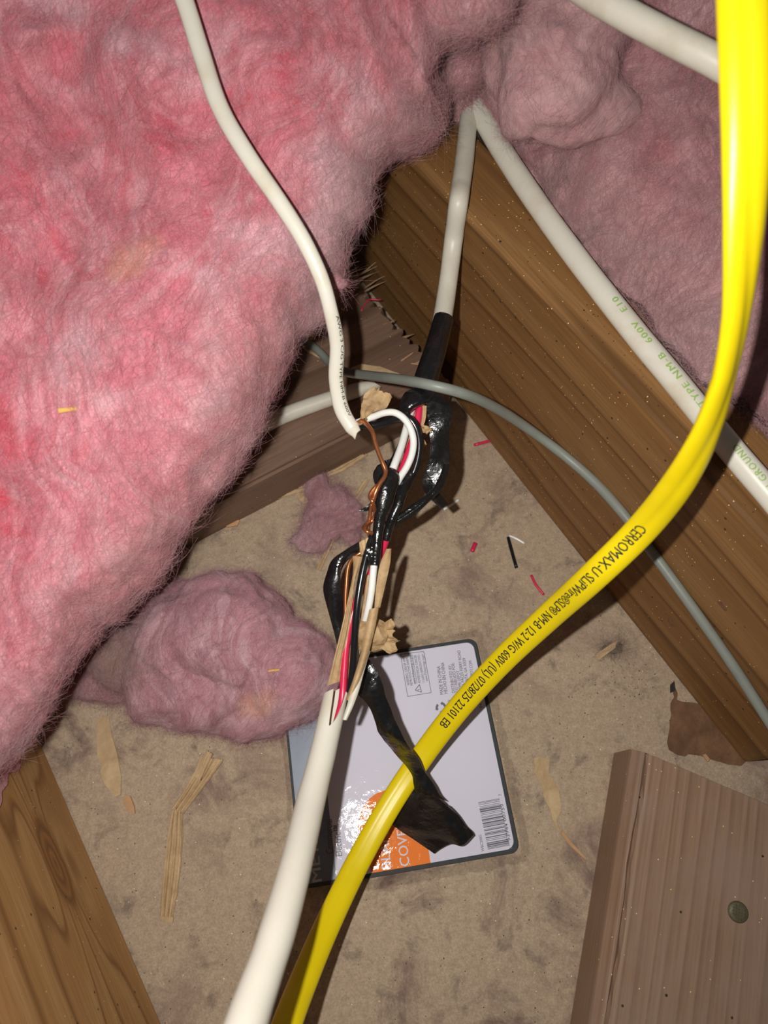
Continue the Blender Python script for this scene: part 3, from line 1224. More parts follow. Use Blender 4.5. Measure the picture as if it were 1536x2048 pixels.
wad(lump, c, [(F_(455, 1270, .034), (.036, .034, .026)), (F_(345, 1300, .030), (.028, .030, .022)), (F_(560, 1340, .026), (.030, .030, .024)),
              (F_(400, 1385, .026), (.040, .022, .022)), (F_(275, 1310, .024), (.028, .022, .018)), (F_(345, 1225, .024), (.030, .018, .016)),
              (F_(470, 1225, .026), (.034, .018, .018)), (F_(590, 1390, .018), (.020, .016, .014)), (F_(430, 1430, .014), (.020, .012, .012)),
              (F_(500, 1395, .022), (.030, .022, .018)), (F_(640, 1375, .016), (.014, .013, .012))],
    'lump_fibreglass', 34000, dust_lump, sub=6, amp=0.0062, freq=50, seed=81, k=190, floor=0.0, fold=0.0022)
c2 = F_(190, 1360, 0.008)
w2 = thing('insulation_wad', 'flat dark mauve tuft on the floor between big batt and lump', 'insulation', (c2[0], c2[1], 0))
wad(w2, c2, [(c2, (.018, .012, .008)), (F_(235, 1385, .006), (.012, .006, .006)), (F_(150, 1375, .006), (.014, .006, .006))], 'lump_fibreglass', 3500,
    lambda V: np.full(len(V), 0.35), sub=4, amp=0.0014, freq=110, seed=91, k=110, floor=0.0, fold=0.001)
c3 = F_(655, 1030, 0.004)
w3 = thing('insulation_scrap', 'thin mauve insulation scrap on the floor near the copper wire', 'insulation', (c3[0], c3[1], 0))
wad(w3, c3, [(F_(652, 1040, .003), (.014, .014, .0035)), (F_(622, 1080, .003), (.013, .008, .003)), (F_(635, 975, .003), (.008, .013, .003)),
             (F_(680, 1010, .004), (.011, .010, .0045)), (F_(705, 1050, .004), (.0055, .016, .0045)), (F_(660, 1000, .004), (.012, .009, .004))],
    'lump_fibreglass', 9000, lambda V: np.full(len(V), 0.28), sub=5, amp=0.0040, freq=150, seed=95, k=260, floor=0.0, fold=0.0025)
# ================================================================== cables
def pxribbon(name, L, R, d, mat, parent=None, cols=5, bulge=0.0, pleat=0.0, npleat=3, **kw):
    """strip given by its two long edges and its distance; bulge arches it, pleat folds it lengthwise"""
    rows = []
    n = len(L)
    for i in range(n):
        dd = d[i] if not np.isscalar(d) else d
        dl, dr = dd if isinstance(dd, (tuple, list)) else (dd, dd)
        a, b = far(*L[i], dl), far(*R[i], dr)
        v = norm(CAMP - (a + b) / 2)
        row = []
        for k in range(cols):
            t = k / (cols - 1)
            row.append(a * (1 - t) + b * t + v * (bulge * math.sin(math.pi * t) + pleat * math.sin(2 * math.pi * npleat * t + 0.7 * i)))
        rows.append(row)
    return sheet(name, rows, mat, parent, **kw)


def at_plan(outline_l, outline_r, z):
    return [[at(*a, z), at(*b, z)] for a, b in zip(outline_l, outline_r)]


def slit_jacket(name, ctrl, r, mat, parent, slit, per=14, m=44, wall=0.0009, twist0=0.0):
    """round jacket slit open along the last part of its length"""
    C, A, u = spline(ctrl, per, (r, np.arange(len(ctrl))))
    T, S, N = frames(C)
    arc = np.concatenate([[0], np.cumsum(np.linalg.norm(np.diff(C, axis=0), axis=1))])
    k = np.clip((arc - slit) / (arc[-1] - slit), 0, 1)
    A = A * (1 + 0.04 * fbm(C, 60, 2, 3))
    out, inn = [], []
    for i in range(len(C)):
        kk = k[i] ** 0.7
        tl = math.radians(90 + 16 * kk)
        tr = math.radians(90 - 72 * kk) + 2 * math.pi
        if k[i] == 0:
            tl, tr = math.radians(90), math.radians(90) + 2 * math.pi
        th = np.linspace(tl, tr, m)
        e = S[i] * np.cos(th)[:, None] + N[i] * np.sin(th)[:, None]
        sh = T[i] * (0.004 * max(0, (k[i] - .6) / .4) * np.cos(th * 1.0 + 0.4))[:, None]
        out.append(C[i] + e * A[i] + sh)
        inn.append(C[i] + e * (A[i] - wall) + sh)
    out, inn = np.array(out), np.array(inn)
    n = len(C)
    V = np.vstack([out.reshape(-1, 3), inn.reshape(-1, 3)])
    K = n * m
    F = []
    for i in range(n - 1):
        for j in range(m - 1):
            q = (i * m + j, (i + 1) * m + j, (i + 1) * m + j + 1, i * m + j + 1)
            F.append(q[::-1])
            F.append(tuple(x + K for x in q))
    bd = [j for j in range(m)] + [i * m + m - 1 for i in range(1, n)] + [(n - 1) * m + j for j in range(m - 2, -1, -1)] + [i * m for i in range(n - 2, 0, -1)]
    q0 = len(V)
    V = np.vstack([V, V[bd], V[[x + K for x in bd]]])
    nb = len(bd)
    for i in range(nb):
        F.append((q0 + i, q0 + (i + 1) % nb, q0 + nb + (i + 1) % nb, q0 + nb + i))
    o = mesh_obj(name, V, F, mat, parent)
    return o, dict(C=C, T=T, S=S, N=N, A=A, B=A, arc=arc)


WIRE = 0.0017


def on_joist(x, y, rr):
    """where a cable of radius rr touches the right joist (its near face or its top)"""
    r_ = ray(x, y)
    df = ((J0 - jn * rr - CAMP) @ jn) / (r_ @ jn)
    dt = (JH + rr - CAM_H) / r_[2]
    return max(df, dt)


# ---- thick white cable from below, jacket slit open at the splice
b0 = far(668, 1420, .290)
low = thing('electrical_cable', 'thick white round cable with slit jacket baring red, black and white wires over the package', 'cable', b0)
lc = [(330, 2520, .172), (392, 2330, .180), (440, 2180, .190), (470, 2110, .198), (508, 2000, .213), (548, 1885, .231), (588, 1745, .257), (622, 1600, .289), (647, 1500, .307), (664, 1425, .318), (674, 1378, .325)]
lr = [.0064, .0064, .0064, .0064, .0063, .0062, .0061, .0060, .0058, .00565, .00565]
jk, lfr = slit_jacket('jacket', fars(lc), lr, 'white_jacket', low, 0)
_arc = lfr['arc']
# rebuild with the slit starting where the sheath was cut
bpy.data.objects.remove(jk, do_unlink=True)
s_slit = arc_at(lfr, 657, 1462)
jk, lfr = slit_jacket('jacket', fars(lc), lr, 'white_jacket', low, s_slit)
pxribbon('jacket_flap', [(686, 1440), (695, 1412), (705, 1378), (717, 1340), (729, 1310), (736, 1298)],
         [(692, 1440), (705, 1412), (716, 1382), (727, 1342), (735, 1314), (739, 1302)], [.3085, .311, .315, .317, .318, .318], 'white_jacket', low, cols=5, bulge=0.0010, thick=0.0008)
tube('red_wire', fars([(672, 1452, .3175), (684, 1400, .3235), (688, 1345, .326), (694, 1280, .328), (712, 1205, .331), (744, 1142, .3345), (765, 1098, .3345), (775, 1070, .332)]), WIRE, 'red_wire', low, seg=14)
tube('black_wire', fars([(676, 1440, .3195), (698, 1385, .3235), (706, 1330, .323), (709, 1280, .322), (714, 1215, .3215), (724, 1150, .323), (736, 1100, .325), (745, 1070, .327)]), WIRE, 'black_wire', low, seg=14)
tube('white_wire', fars([(684, 1410, .329), (704, 1340, .334), (722, 1270, .333), (735, 1225, .3255), (743, 1180, .3225), (746, 1150, .322), (750, 1110, .323)]), WIRE, 'white_wire', low, seg=14)
tube('ground_wire', fars([(682, 1400, .330), (690, 1300, .333), (692, 1180, .334), (700, 1124, .334), (716, 1109, .333), (735, 1098, .333), (741, 1085, .331), (737, 1062, .329), (740, 1030, .327), (743, 1008, .325)]),
     0.00095, 'copper', low, seg=10)
# kraft paper filler strips
pxribbon('paper_filler', [(655, 1372), (668, 1318), (683, 1255), (698, 1190), (707, 1140), (706, 1112)], [(680, 1362), (686, 1316), (698, 1258), (706, 1195), (714, 1150), (733, 1114)],
         [.327, .3265, .3265, .327, .327, .328], 'kraft_paper', low, cols=7, bulge=0.0016, pleat=0.0004, thick=0.0003, per=8)
pxribbon('paper_filler', [(680, 1425), (683, 1380), (685, 1330), (694, 1262), (702, 1230)], [(690, 1430), (704, 1380), (708, 1330), (708, 1262), (706, 1230)],
         [.3235, .328, .330, .331, .332], 'kraft_paper', low, cols=7, pleat=0.0004, thick=0.0003)
pxribbon('paper_filler', [(692, 1400), (708, 1355), (722, 1305), (731, 1255), (739, 1219)], [(702, 1402), (722, 1352), (737, 1305), (749, 1258), (757, 1214)],
         [.315, .315, .315, .3145, .314], 'kraft_paper', low, cols=7, bulge=0.0020, thick=0.0003, per=8, label='rolled strip of kraft paper')
pxribbon('paper_filler', [(748, 1235), (752, 1180), (760, 1130), (773, 1098)], [(754, 1240), (768, 1180), (780, 1125), (782, 1097)],
         [.324, .322, .319, .317], 'kraft_paper', low, cols=5, bulge=0.0010, thick=0.0003)
pxribbon('paper_filler', [(720, 1255), (726, 1200), (734, 1150)], [(741, 1250), (737, 1200), (741, 1150)], [.330, .331, .332], 'pale_kraft', low, cols=6, pleat=0.0006, thick=0.0003)
pxribbon('paper_filler', [(718, 1085), (720, 1105), (728, 1128)], [(739, 1074), (742, 1095), (736, 1122)], [.326, .325, .326], 'kraft_paper', low, cols=6, pleat=0.0005, thick=0.0003, crumple=0.0006, cfreq=300)
# crumpled tuft of paper: a gathered wad and its ruffled end
rows = []
for i, (x, ya, yb) in enumerate([(712, 1246, 1292), (722, 1240, 1298), (736, 1238, 1302), (750, 1241, 1303), (762, 1243, 1298), (772, 1248, 1290)]):
    b_ = math.sin(math.pi * i / 5)
    rows.append([far(x + 2 * math.sin(k * 2.7 + i), ya + (yb - ya) * k / 6, .329 - (0.004 + 0.005 * b_) * math.sin(math.pi * k / 6)) for k in range(7)])
sheet('crumpled_paper', rows, 'kraft_paper', low, thick=0.0003, per=5, cper=4, crumple=0.0011, cfreq=130, smooth=False, seed=15)
rows = []
for i in range(9):
    t = i / 8
    a_ = far(766 + 4 * math.sin(i * 2), 1250 + 46 * t, .3275 - 0.0015 * (i % 2))
    b_ = far(784 + 9 * math.sin(2.4 * t + .3) + random.uniform(-7, 7), 1238 + 68 * t + random.uniform(-3, 3), .325 + random.uniform(-.004, .004))
    rows.append([a_ * (1 - q) + b_ * q for q in (0, .35, .7, 1)])
sheet('crumpled_paper', rows, 'kraft_paper', low, thick=0.0003, per=4, cper=4, crumple=0.0010, cfreq=140, smooth=False, seed=25)

# ---- upper white cable, coming down over the joist to the splice
up0 = far(885, 640, .366)
upc = thing('electrical_cable', 'white cable bent over the joist edge, its end wrapped in black tape', 'cable', up0)
o, ufr = tube('jacket', fars([(948, 150, .40), (942, 200, on_joist(942, 200, .005)), (936, 250, on_joist(936, 250, .005)), (929, 320, on_joist(929, 320, .0048)), (922, 370, on_joist(922, 370, .0062)), (917, 405, on_joist(917, 405, .0065)), (907, 480, on_joist(907, 480, .007) ), (894, 580, .374), (880, 660, .364), (862, 720, .356), (848, 775, .352), (842, 800, .351)]),
              0.0050, 'old_white_jacket', upc, b=0.0046, rough=0.03, per=14)
tube('white_wire', fars([(838, 790, .352), (822, 822, .348), (812, 860, .344), (802, 895, .340), (789, 930, .335), (779, 955, .333)]), 0.0019, 'white_wire', upc, seg=14)
tube('red_wire', fars([(846, 785, .352), (839, 815, .3475), (834, 848, .346), (823, 888, .345), (808, 930, .342), (795, 965, .339)]), 0.00185, 'red_wire', upc, seg=14)
tube('black_wire', fars([(838, 795, .356), (818, 840, .354), (806, 880, .350), (790, 915, .345), (772, 945, .341), (765, 975, .339)]), WIRE, 'black_wire', upc, seg=14)
pxribbon('paper_filler', [(826, 812), (822, 850), (812, 885), (805, 915), (798, 945)], [(834, 812), (829, 850), (821, 890), (815, 925), (806, 960)], [.350, .349, .347, .345, .343], 'kraft_paper', upc, cols=6, pleat=0.0006, thick=0.0003, crumple=0.0004, cfreq=300)
pxribbon('paper_filler', [(845, 810), (843, 835), (838, 862)], [(853, 812), (851, 838), (842, 866)], [.3465, .3465, .346], 'kraft_paper', upc, cols=5, pleat=0.0004, thick=0.0003)
pxribbon('paper_filler', [(841, 862), (846, 866), (851, 868)], [(846, 852), (856, 852), (868, 861)], [.342, .341, .340], 'kraft_paper', upc, cols=6, pleat=0.0006, thick=0.0003, crumple=0.0008, cfreq=300, ragged=0.0005)
pxribbon('paper_filler', [(841, 878), (843, 890), (846, 890)], [(847, 876), (851, 884), (852, 888)], [.343, .343, .343], 'kraft_paper', upc, cols=4, thick=0.0003, crumple=0.0005, cfreq=300, ragged=0.0004)
pxribbon('paper_filler', [(836, 900), (830, 925), (826, 945)], [(840, 900), (836, 925), (832, 940)], [.345, .345, .344], 'kraft_paper', upc, cols=4, thick=0.0003, crumple=0.0004, cfreq=300, ragged=0.0003)

# ---- thinner white cable hanging in front of the batt, end stripped
l0 = far(700, 850, .335)
lcb = thing('electrical_cable', 'white flat cable hanging down across the pink batt, stripped end joining the splice', 'cable', l0)
o, hfr = tube('jacket', fars([(300, -190, .272), (335, -90, .276), (372, 10, .280), (402, 105, .283), (440, 215, .285), (500, 318, .286), (560, 405, .288), (608, 482, .291), (644, 560, .296), (662, 625, .303),
                              (674, 690, .313), (672, 760, .322), (684, 820, .328), (704, 855, .330), (714, 868, .330)]),
              [.0037, .0037, .0037, .0037, .0036, .0035, .0034, .0033, .0032, .0032, .0033, .0034, .0036, .0035, .0024], 'white_jacket', lcb,
              b=[.0026] * 14 + [.0014], per=14, rough=0.03, cut=(0, 0.0016))
text_on_cable('AWG 3 C/G TYPE NM-B 600V', hfr, lcb, 'ink_black', arc_at(hfr, 664, 632), arc_at(hfr, 690, 838), -0.0023, 0.0012, -1)
tube('white_wire', fars([(708, 848, .332), (728, 840, .332), (748, 833, .330), (768, 826, .327), (788, 825, .325), (806, 835, .324), (820, 855, .324), (827, 882, .325), (824, 908, .327), (814, 933, .329), (802, 952, .331), (794, 966, .333)]), 0.00165, 'white_wire', lcb, seg=14)
tube('black_wire', fars([(706, 852, .336), (722, 849, .338), (745, 851, .338), (772, 845, .336), (796, 836, .333), (816, 836, .332), (830, 852, .332), (838, 880, .333), (837, 910, .334), (829, 940, .335), (820, 958, .3355), (811, 980, .336)]), 0.0019, 'black_wire', lcb, seg=14)
tube('ground_wire', fars([(710, 850, .331), (724, 842, .329), (735, 850, .326), (745, 864, .324), (750, 884, .323), (757, 905, .322), (765, 925, .321), (771, 942, .3205), (769, 954, .3195), (760, 967, .3185), (751, 985, .318), (746, 1004, .319)]), 0.00105, 'copper', lcb, seg=10)
tube('ground_tail', fars([(755, 970, .3195), (743, 984, .319), (740, 994, .3185), (745, 1003, .3175), (748, 1012, .320), (750, 1030, .325), (742, 1044, .326), (732, 1050, .323), (728, 1056, .321), (734, 1063, .319), (745, 1067, .320)]), 0.00095, 'copper', lcb, seg=10)
pxribbon('paper_filler', [(727, 842), (722, 828), (726, 803), (728, 790), (745, 776)], [(731, 838), (746, 826), (771, 818), (778, 806), (782, 794)], [.330, .331, .334, .336, .337], 'kraft_paper', lcb,
         cols=8, bulge=0.0016, pleat=0.0005, npleat=2, thick=0.0003, per=7, crumple=0.0007, cfreq=220, ragged=0.0006, label='flared flap of brown kraft paper')
pxribbon('paper_filler', [(716, 850), (722, 832), (723, 806)], [(728, 846), (732, 830), (731, 806)], [.329, .330, .333], 'kraft_paper', lcb, cols=5, pleat=0.0006, thick=0.0003)

# ---- cable along the top of the right joist
r0 = at(1210, 600, JH)
rcb = thing('electrical_cable', 'long straight white cable with green print lying along the joist top', 'cable', r0)
rp = [(1860, 1380), (1745, 1238), (1640, 1110), (1536, 985), (1480, 920), (1420, 848), (1350, 762), (1280, 678), (1210, 590), (1150, 512), (1090, 430), (1030, 342), (985, 270), (950, 208), (915, 140)]
rz = [.0052] * 12 + [.006, .007, .004]
o, rfr = tube('jacket', [at(x, y, JH + z) for (x, y), z in zip(rp, rz)], 0.0056, 'white_jacket', rcb, b=0.0045, rough=0.02, per=10)
text_on_cable('12-3 WITH GROUND', rfr, rcb, 'ink_green', arc_at(rfr, 1600, 1062), arc_at(rfr, 1462, 900), 0.0021, 0.0028, -1, spacing=1.2, bold=0.05)
text_on_cable('TYPE NM-B   600V   E10', rfr, rcb, 'ink_green', arc_at(rfr, 1400, 824), arc_at(rfr, 1225, 606), 0.0024, 0.0028, -1, spacing=1.2, bold=0.05)

# ---- blurred cable high over the right batt
h0 = far(1300, 60, .262)
hcb = thing('electrical_cable', 'smooth white cable crossing above the mauve batt behind the yellow cable', 'cable', h0)
tube('jacket', fars([(1000, -130, .285), (1090, -72, .275), (1190, -6, .266), (1320, 66, .258), (1440, 128, .252), (1560, 205, .25), (1720, 310, .25), (1850, 400, .26), (2050, 560, .28), (2250, 740, .31)]), 0.0053, 'old_white_jacket', hcb, b=0.005, per=12)

# ---- cable end lying on the flat board
c0_ = at(640, 803, .038)
bcb = thing('electrical_cable', 'short white cable end lying on the flat board under the grey wire', 'cable', c0_)
tube('jacket', [at(x, y, .038 + z) for x, y, z in ((330, 925, .0056), (430, 886, .0052), (510, 855, .005), (580, 826, .005), (650, 801, .005), (715, 780, .005), (752, 769, .0046))],
     [.0052, .0052, .0052, .0052, .0050, .0047, .0030], 'old_white_jacket', bcb, b=0.0045, rough=0.04, cut=(0, .003))

# ---- yellow cable
y0 = far(1000, 1330, .36)
ycb = thing('electrical_cable', 'bright yellow flat cable with black print sweeping over joist and package', 'cable', y0)
yc = [(1400, -900, .215), (1450, -480, .178), (1478, -190, .166), (1484, -60, .168), (1488, 60, .170), (1491, 180, .173), (1492, 320, .178), (1487, 470, .185), (1474, 620, .195), (1450, 745, .208), (1412, 862, .224), (1355, 968, .244), (1280, 1062, .268),
      (1190, 1150, .286), (1095, 1236, .316), (1000, 1326, .341), (915, 1420, .358), (842, 1516, .3655), (775, 1618, .360), (712, 1732, .346), (655, 1850, .324), (606, 1965, .298), (566, 2070, .274), (530, 2180, .258), (480, 2360, .242), (410, 2620, .25)]
ytw = [0.15, 0.15, 0.15, 0.15, 0.2, 0.28, 0.42, 0.70, 1.10, 1.30, 0.95, 0.45, 0.12, 0.03, 0, 0, 0, 0, 0, 0, 0, 0, 0, 0, 0, 0]


def yprof(th):
    return 1 - 0.16 * np.exp(-(np.cos(th) / 0.22) ** 2)


o, yfr = tube('jacket', fars(yc), 0.0060, 'yellow_jacket', ycb, b=0.0030, twist=ytw, seg=32, per=12, prof=yprof)
text_on_cable('CERROMAX-U SLiPWire\u00aeSLP\u00ae NM-B 12-2 W/G 600V (UL) 07/28/25 22101 EB', yfr, ycb, 'ink_black',
              arc_at(yfr, 1292, 1048), arc_at(yfr, 893, 1448), 0.0007, 0.0044, -1, eps=0.00010, prof=yprof, bold=0.03)

# ---- grey wire
g0 = far(1060, 850, .39)
gcb = thing('thin_wire', 'thin grey round wire running from the board across the joist face', 'wire', g0)
tube('jacket', [at(520, 610, .0412), at(575, 655, .0412), at(612, 682, .0412), at(640, 705, .0415), at(662, 729, .046)] + fars([(692, 744, .425), (745, 752, .388), (800, 759, .358), (860, 770, .3385), (920, 785, .340), (990, 815, .362), (1060, 860, .386),
                                                                                                              (1130, 912, .390), (1190, 965, .384), (1245, 1026, .374), (1310, 1112, .367), (1380, 1208, .361), (1460, 1322, .357), (1540, 1446, .353), (1640, 1600, .345)]) + [at(1735, 1740, .047), at(1810, 1860, .0390), at(1880, 2000, .0390)],
     0.0027, 'grey_jacket', gcb, seg=16, per=10, rough=0.03)

# ================================================================== black tape
def taperow(pts):
    return [far(*p) for p in pts]


t0 = far(775, 1010, .33)
tp = thing('electrical_tape', 'glossy black tape wound around the wire splice in the middle', 'tape', t0)
tube('tape_wrap', fars([(749, 1132, .3215), (752, 1100, .3235), (755, 1070, .3245), (760, 1035, .3245), (767, 1005, .324), (773, 975, .325), (780, 952, .3275), (784, 943, .330)]),
     [.0023, .0023, .0024, .0030, .0044, .0050, .0049, .0026], 'black_vinyl_tape', tp, b=[.0023, .0024, .0025, .0032, .0042, .0044, .0044, .0020], seg=24, rough=0.16, per=10)
tube('tape_wrap', fars([(772, 1081, .3325), (777, 1058, .332), (785, 1035, .331), (795, 1012, .3315), (803, 985, .333), (812, 962, .3345), (824, 946, .335)]),
     [.0019, .0020, .0022, .0025, .0027, .0026, .0022], 'black_vinyl_tape', tp, b=[.0020, .0022, .0024, .0028, .0030, .0028, .0023], seg=20, rough=0.18, per=10)
pxribbon('tape_layer', [(766, 924), (752, 938), (747, 950), (750, 968), (755, 985), (745, 1005), (735, 1018)], [(778, 918), (776, 935), (778, 950), (777, 968), (772, 990), (756, 1018), (748, 1024)],
         [.335, .334, .333, .331, .330, .331, .331], 'black_vinyl_tape', tp, cols=5, bulge=0.0015, thick=0.0004, crumple=0.0006, cfreq=160)
pxribbon('tape_layer', [(746, 996), (738, 1008), (718, 1021)], [(753, 1012), (746, 1020), (722, 1023)], [.3315, .332, .333], 'black_vinyl_tape', tp, cols=4, thick=0.0003, crumple=0.0004, cfreq=200, ragged=0.0003)
pxribbon('tape_layer', [(733, 1092), (731, 1104), (735, 1120)], [(745, 1090), (745, 1108), (745, 1124)], [.3205, .320, .3205], 'black_vinyl_tape', tp, cols=4, thick=0.0003, crumple=0.0006, cfreq=300, ragged=0.0004)

t1 = far(860, 720, .355)
tu = thing('electrical_tape', 'black tape wrapped on the upper cable end with a long torn strip hanging from it', 'tape', t1)
tube('tape_wrap', fars([(887, 637, .3670), (880, 664, .3635), (868, 708, .357), (856, 745, .3535), (850, 766, .352), (846, 784, .3515)]), [.0053, .0054, .0057, .0060, .0062, .0050], 'black_vinyl_tape', tu,
     b=[.0049, .0050, .0052, .0054, .0056, .0050], seg=24, rough=0.03, per=10)
pxribbon('tape_layer', [(826, 778), (808, 790), (801, 808), (803, 824), (812, 832)], [(868, 776), (866, 792), (856, 802), (836, 812), (822, 826)], [.348, .3445, .343, .3435, .346], 'black_vinyl_tape', tu, cols=6, bulge=0.003,
         thick=0.0004, crumple=0.0006, cfreq=130)
pxribbon('hanging_strip', [(856, 786), (854, 815), (858, 850), (860, 885), (858, 915), (849, 945), (845, 970), (850, 984)], [(880, 790), (902, 816), (900, 848), (897, 880), (899, 908), (898, 930), (888, 955), (876, 974)],
         [(.346, .346), (.344, .344), (.343, .343), (.343, .346), (.344, .347), (.346, .346), (.348, .345), (.349, .346)], 'black_vinyl_tape', tu, cols=7, bulge=0.0006, thick=0.0004, per=7, crumple=0.0005, cfreq=50)
pxribbon('twisted_strip', [(888, 928), (880, 950), (866, 975), (845, 995), (820, 1012), (795, 1030), (768, 1045)], [(899, 928), (893, 955), (878, 985), (858, 1004), (834, 1026), (806, 1044), (775, 1062)],
         [.343, .341, .339, .338, .337, .336, .3345], 'black_vinyl_tape', tu, cols=6, bulge=0.0012, pleat=0.0003, thick=0.0004, per=7)
pxribbon('curled_end', [(848, 978), (853, 990), (868, 1004), (882, 1018)], [(874, 968), (874, 980), (884, 992), (896, 1008)], [.349, .350, .353, .356], 'black_vinyl_tape', tu, cols=5, bulge=0.0016, thick=0.0004)

t2 = far(745, 1400, .315)
tt_ = thing('electrical_tape', 'long black tape strip looping behind the white cable and draped over the yellow one', 'tape', t2)
LP = [(738, 1078), (715, 1088), (690, 1102), (664, 1122), (655, 1148), (648, 1176), (656, 1215), (668, 1260), (680, 1300), (700, 1335), (718, 1365), (717, 1388), (728, 1399), (741, 1418), (752, 1446), (757, 1462), (772, 1480), (790, 1502), (812, 1528), (825, 1547), (829, 1566), (831, 1577)]
RP = [(742, 1092), (722, 1102), (704, 1112), (690, 1126), (681, 1150), (680, 1180), (688, 1218), (694, 1260), (706, 1292), (726, 1305), (749, 1335), (765, 1370), (769, 1392), (780, 1418), (790, 1443), (805, 1472), (823, 1498), (840, 1521), (853, 1548), (868, 1575), (876, 1590), (887, 1602)]
DP = [.330, .332, .335, .337, .338, .338, .338, .339, .340, .339, .337, .335, .335, .336, .338, .341, .345, .350, .3550, .3575, .3590, .3605]
pxribbon('tape_strip', LP, RP, [(d, d + 0.003 * math.sin(i * 1.1)) for i, d in enumerate(DP)], 'black_vinyl_tape', tt_, cols=7, bulge=0.0018, thick=0.0004, per=6, crumple=0.0009, cfreq=45)
# flared folded end lying on the package
fl_rows = [
    [(831, 1577, .362), (842, 1578, .359), (855, 1582, .3565), (872, 1592, .357), (887, 1602, .360)],
    [(806, 1600, .371), (828, 1598, .365), (852, 1602, .360), (878, 1605, .359), (894, 1610, .363)],
    [(790, 1625, .374), (820, 1625, .369), (855, 1628, .364), (889, 1618, .361), (917, 1632, .365)],
    [(784, 1643, .3755), (818, 1652, .371), (858, 1656, .368), (898, 1640, .363), (932, 1652, .367)],
    [(825, 1675, .3755), (852, 1676, .372), (882, 1674, .369), (915, 1662, .3635), (944, 1664, .367)],
    [(869, 1705, .374), (882, 1696, .371), (902, 1686, .3695), (924, 1690, .3645), (946, 1669, .3675)]]
sheet('folded_end', [taperow(r_) for r_ in fl_rows], 'black_vinyl_tape', tt_, thick=0.0004, per=6, cper=5, crumple=0.0006, cfreq=45)

# ================================================================== package on the floor
ZT = 0.0065
pBL, pBR = at(602, 1780, ZT), at(1040, 1704, ZT)
eu = norm(pBR - pBL)
ev = np.array([-eu[1], eu[0], 0])
pTR = at(945, 1276, ZT)
PU, PV = float(np.linalg.norm(pBR - pBL)), float((pTR - pBR) @ ev)
pk = thing('cover_plate_package', 'shrink-wrapped square cover plate with white printed card lying on the floor', 'package', (*(pBL + eu * PU / 2 + ev * PV / 2)[:2], 0))


def uv(px, py, z=ZT):
    p = at(px, py, z) - pBL
    return np.array([p @ eu, p @ ev])


def W3(u, v, z):
    return pBL * [1, 1, 0] + eu * u + ev * v + np.array([0, 0, z])


def rrect(u0, v0, u1, v1, r, n=6):
    pts = []
    for (cx, cy, a0) in ((u1 - r, v1 - r, 0), (u0 + r, v1 - r, 90), (u0 + r, v0 + r, 180), (u1 - r, v0 + r, 270)):
        for k in range(n + 1):
            a = math.radians(a0 + 90 * k / n)
            pts.append((cx + r * math.cos(a), cy + r * math.sin(a)))
    return pts


def slab(name, pts, z0, z1, mat, parent, label=None):
    n = len(pts)
    V = [W3(u, v, z1) for u, v in pts] + [W3(u, v, z0) for u, v in pts]
    F = [tuple(range(n)), tuple(range(2 * n - 1, n - 1, -1))] + [(j, j + n, (j + 1) % n + n, (j + 1) % n) for j in range(n)]
    return mesh_obj(name, V, F, mat, parent, smooth=False, label=label)


slab('plate_body', rrect(0, 0, PU, PV, 0.005), 0.0003, ZT - 0.0006, 'gasket_dark', pk, 'dark plate edge and gasket')
bw = 0.0022
slab('printed_card', rrect(bw * 0.7, bw, PU - bw, PV - bw, 0.0045), ZT - 0.0006, ZT, 'card_white', pk, 'white printed card')
card = pk.children[-1] if len(pk.children) else None
card = [c_ for c_ in pk.children if c_.name.startswith('printed_card')][0]
zi = ZT + 0.00008
bandw = 0.0195
slab('colour_band', [(bw * 0.7, bw + .004), (bw * .7 + .003, bw), (bandw, bw), (bandw + 0.0005, PV - bw), (bw * 0.7 + .003, PV - bw), (bw * .7, PV - bw - .004)], ZT - 0.0003, zi, 'card_slate', card, 'slate blue printed band')
# orange tombstone
oc = uv(776, 1672)
ol, orr = uv(716, 1650)[0], uv(862, 1730)[0]
oc_u, rad = (ol + orr) / 2, (orr - ol) / 2
ctop = uv(762, 1582)[1] - rad
pts = [(ol + 0.004, bw), (orr, bw)] + [(oc_u + rad * math.cos(a), ctop + rad * math.sin(a)) for a in np.linspace(0, math.pi, 28)]
slab('orange_panel', pts, ZT - 0.0003, zi, 'label_orange', card, 'orange printed arch')


def print_text(body, p0, p1, hpx, mat='ink_grey', z=None, name='printed_text', spacing=1.0):
    """lettering whose baseline runs from p0 to p1"""
    V, F = glyphs(body, spacing)
    a, b = uv(*p0), uv(*p1)
    L = np.linalg.norm(b - a)
    d = (b - a) / L
    up = np.array([-d[1], d[0]])
    h = hpx * 0.000283
    q = a + np.outer(V[:, 0] / V[:, 0].max() * L, d) + np.outer(V[:, 1] / 0.7 * h, up)
    P = [W3(u, v, (zi + 0.00008 if z is None else z) + 0.00003 * w_) for (u, v), w_ in zip(q, V[:, 2])]
    return mesh_obj(name, P, F, mat, card, smooth=False)


def zz(x, y):
    return (860 + x / 3.795, 1220 + y / 3.795)


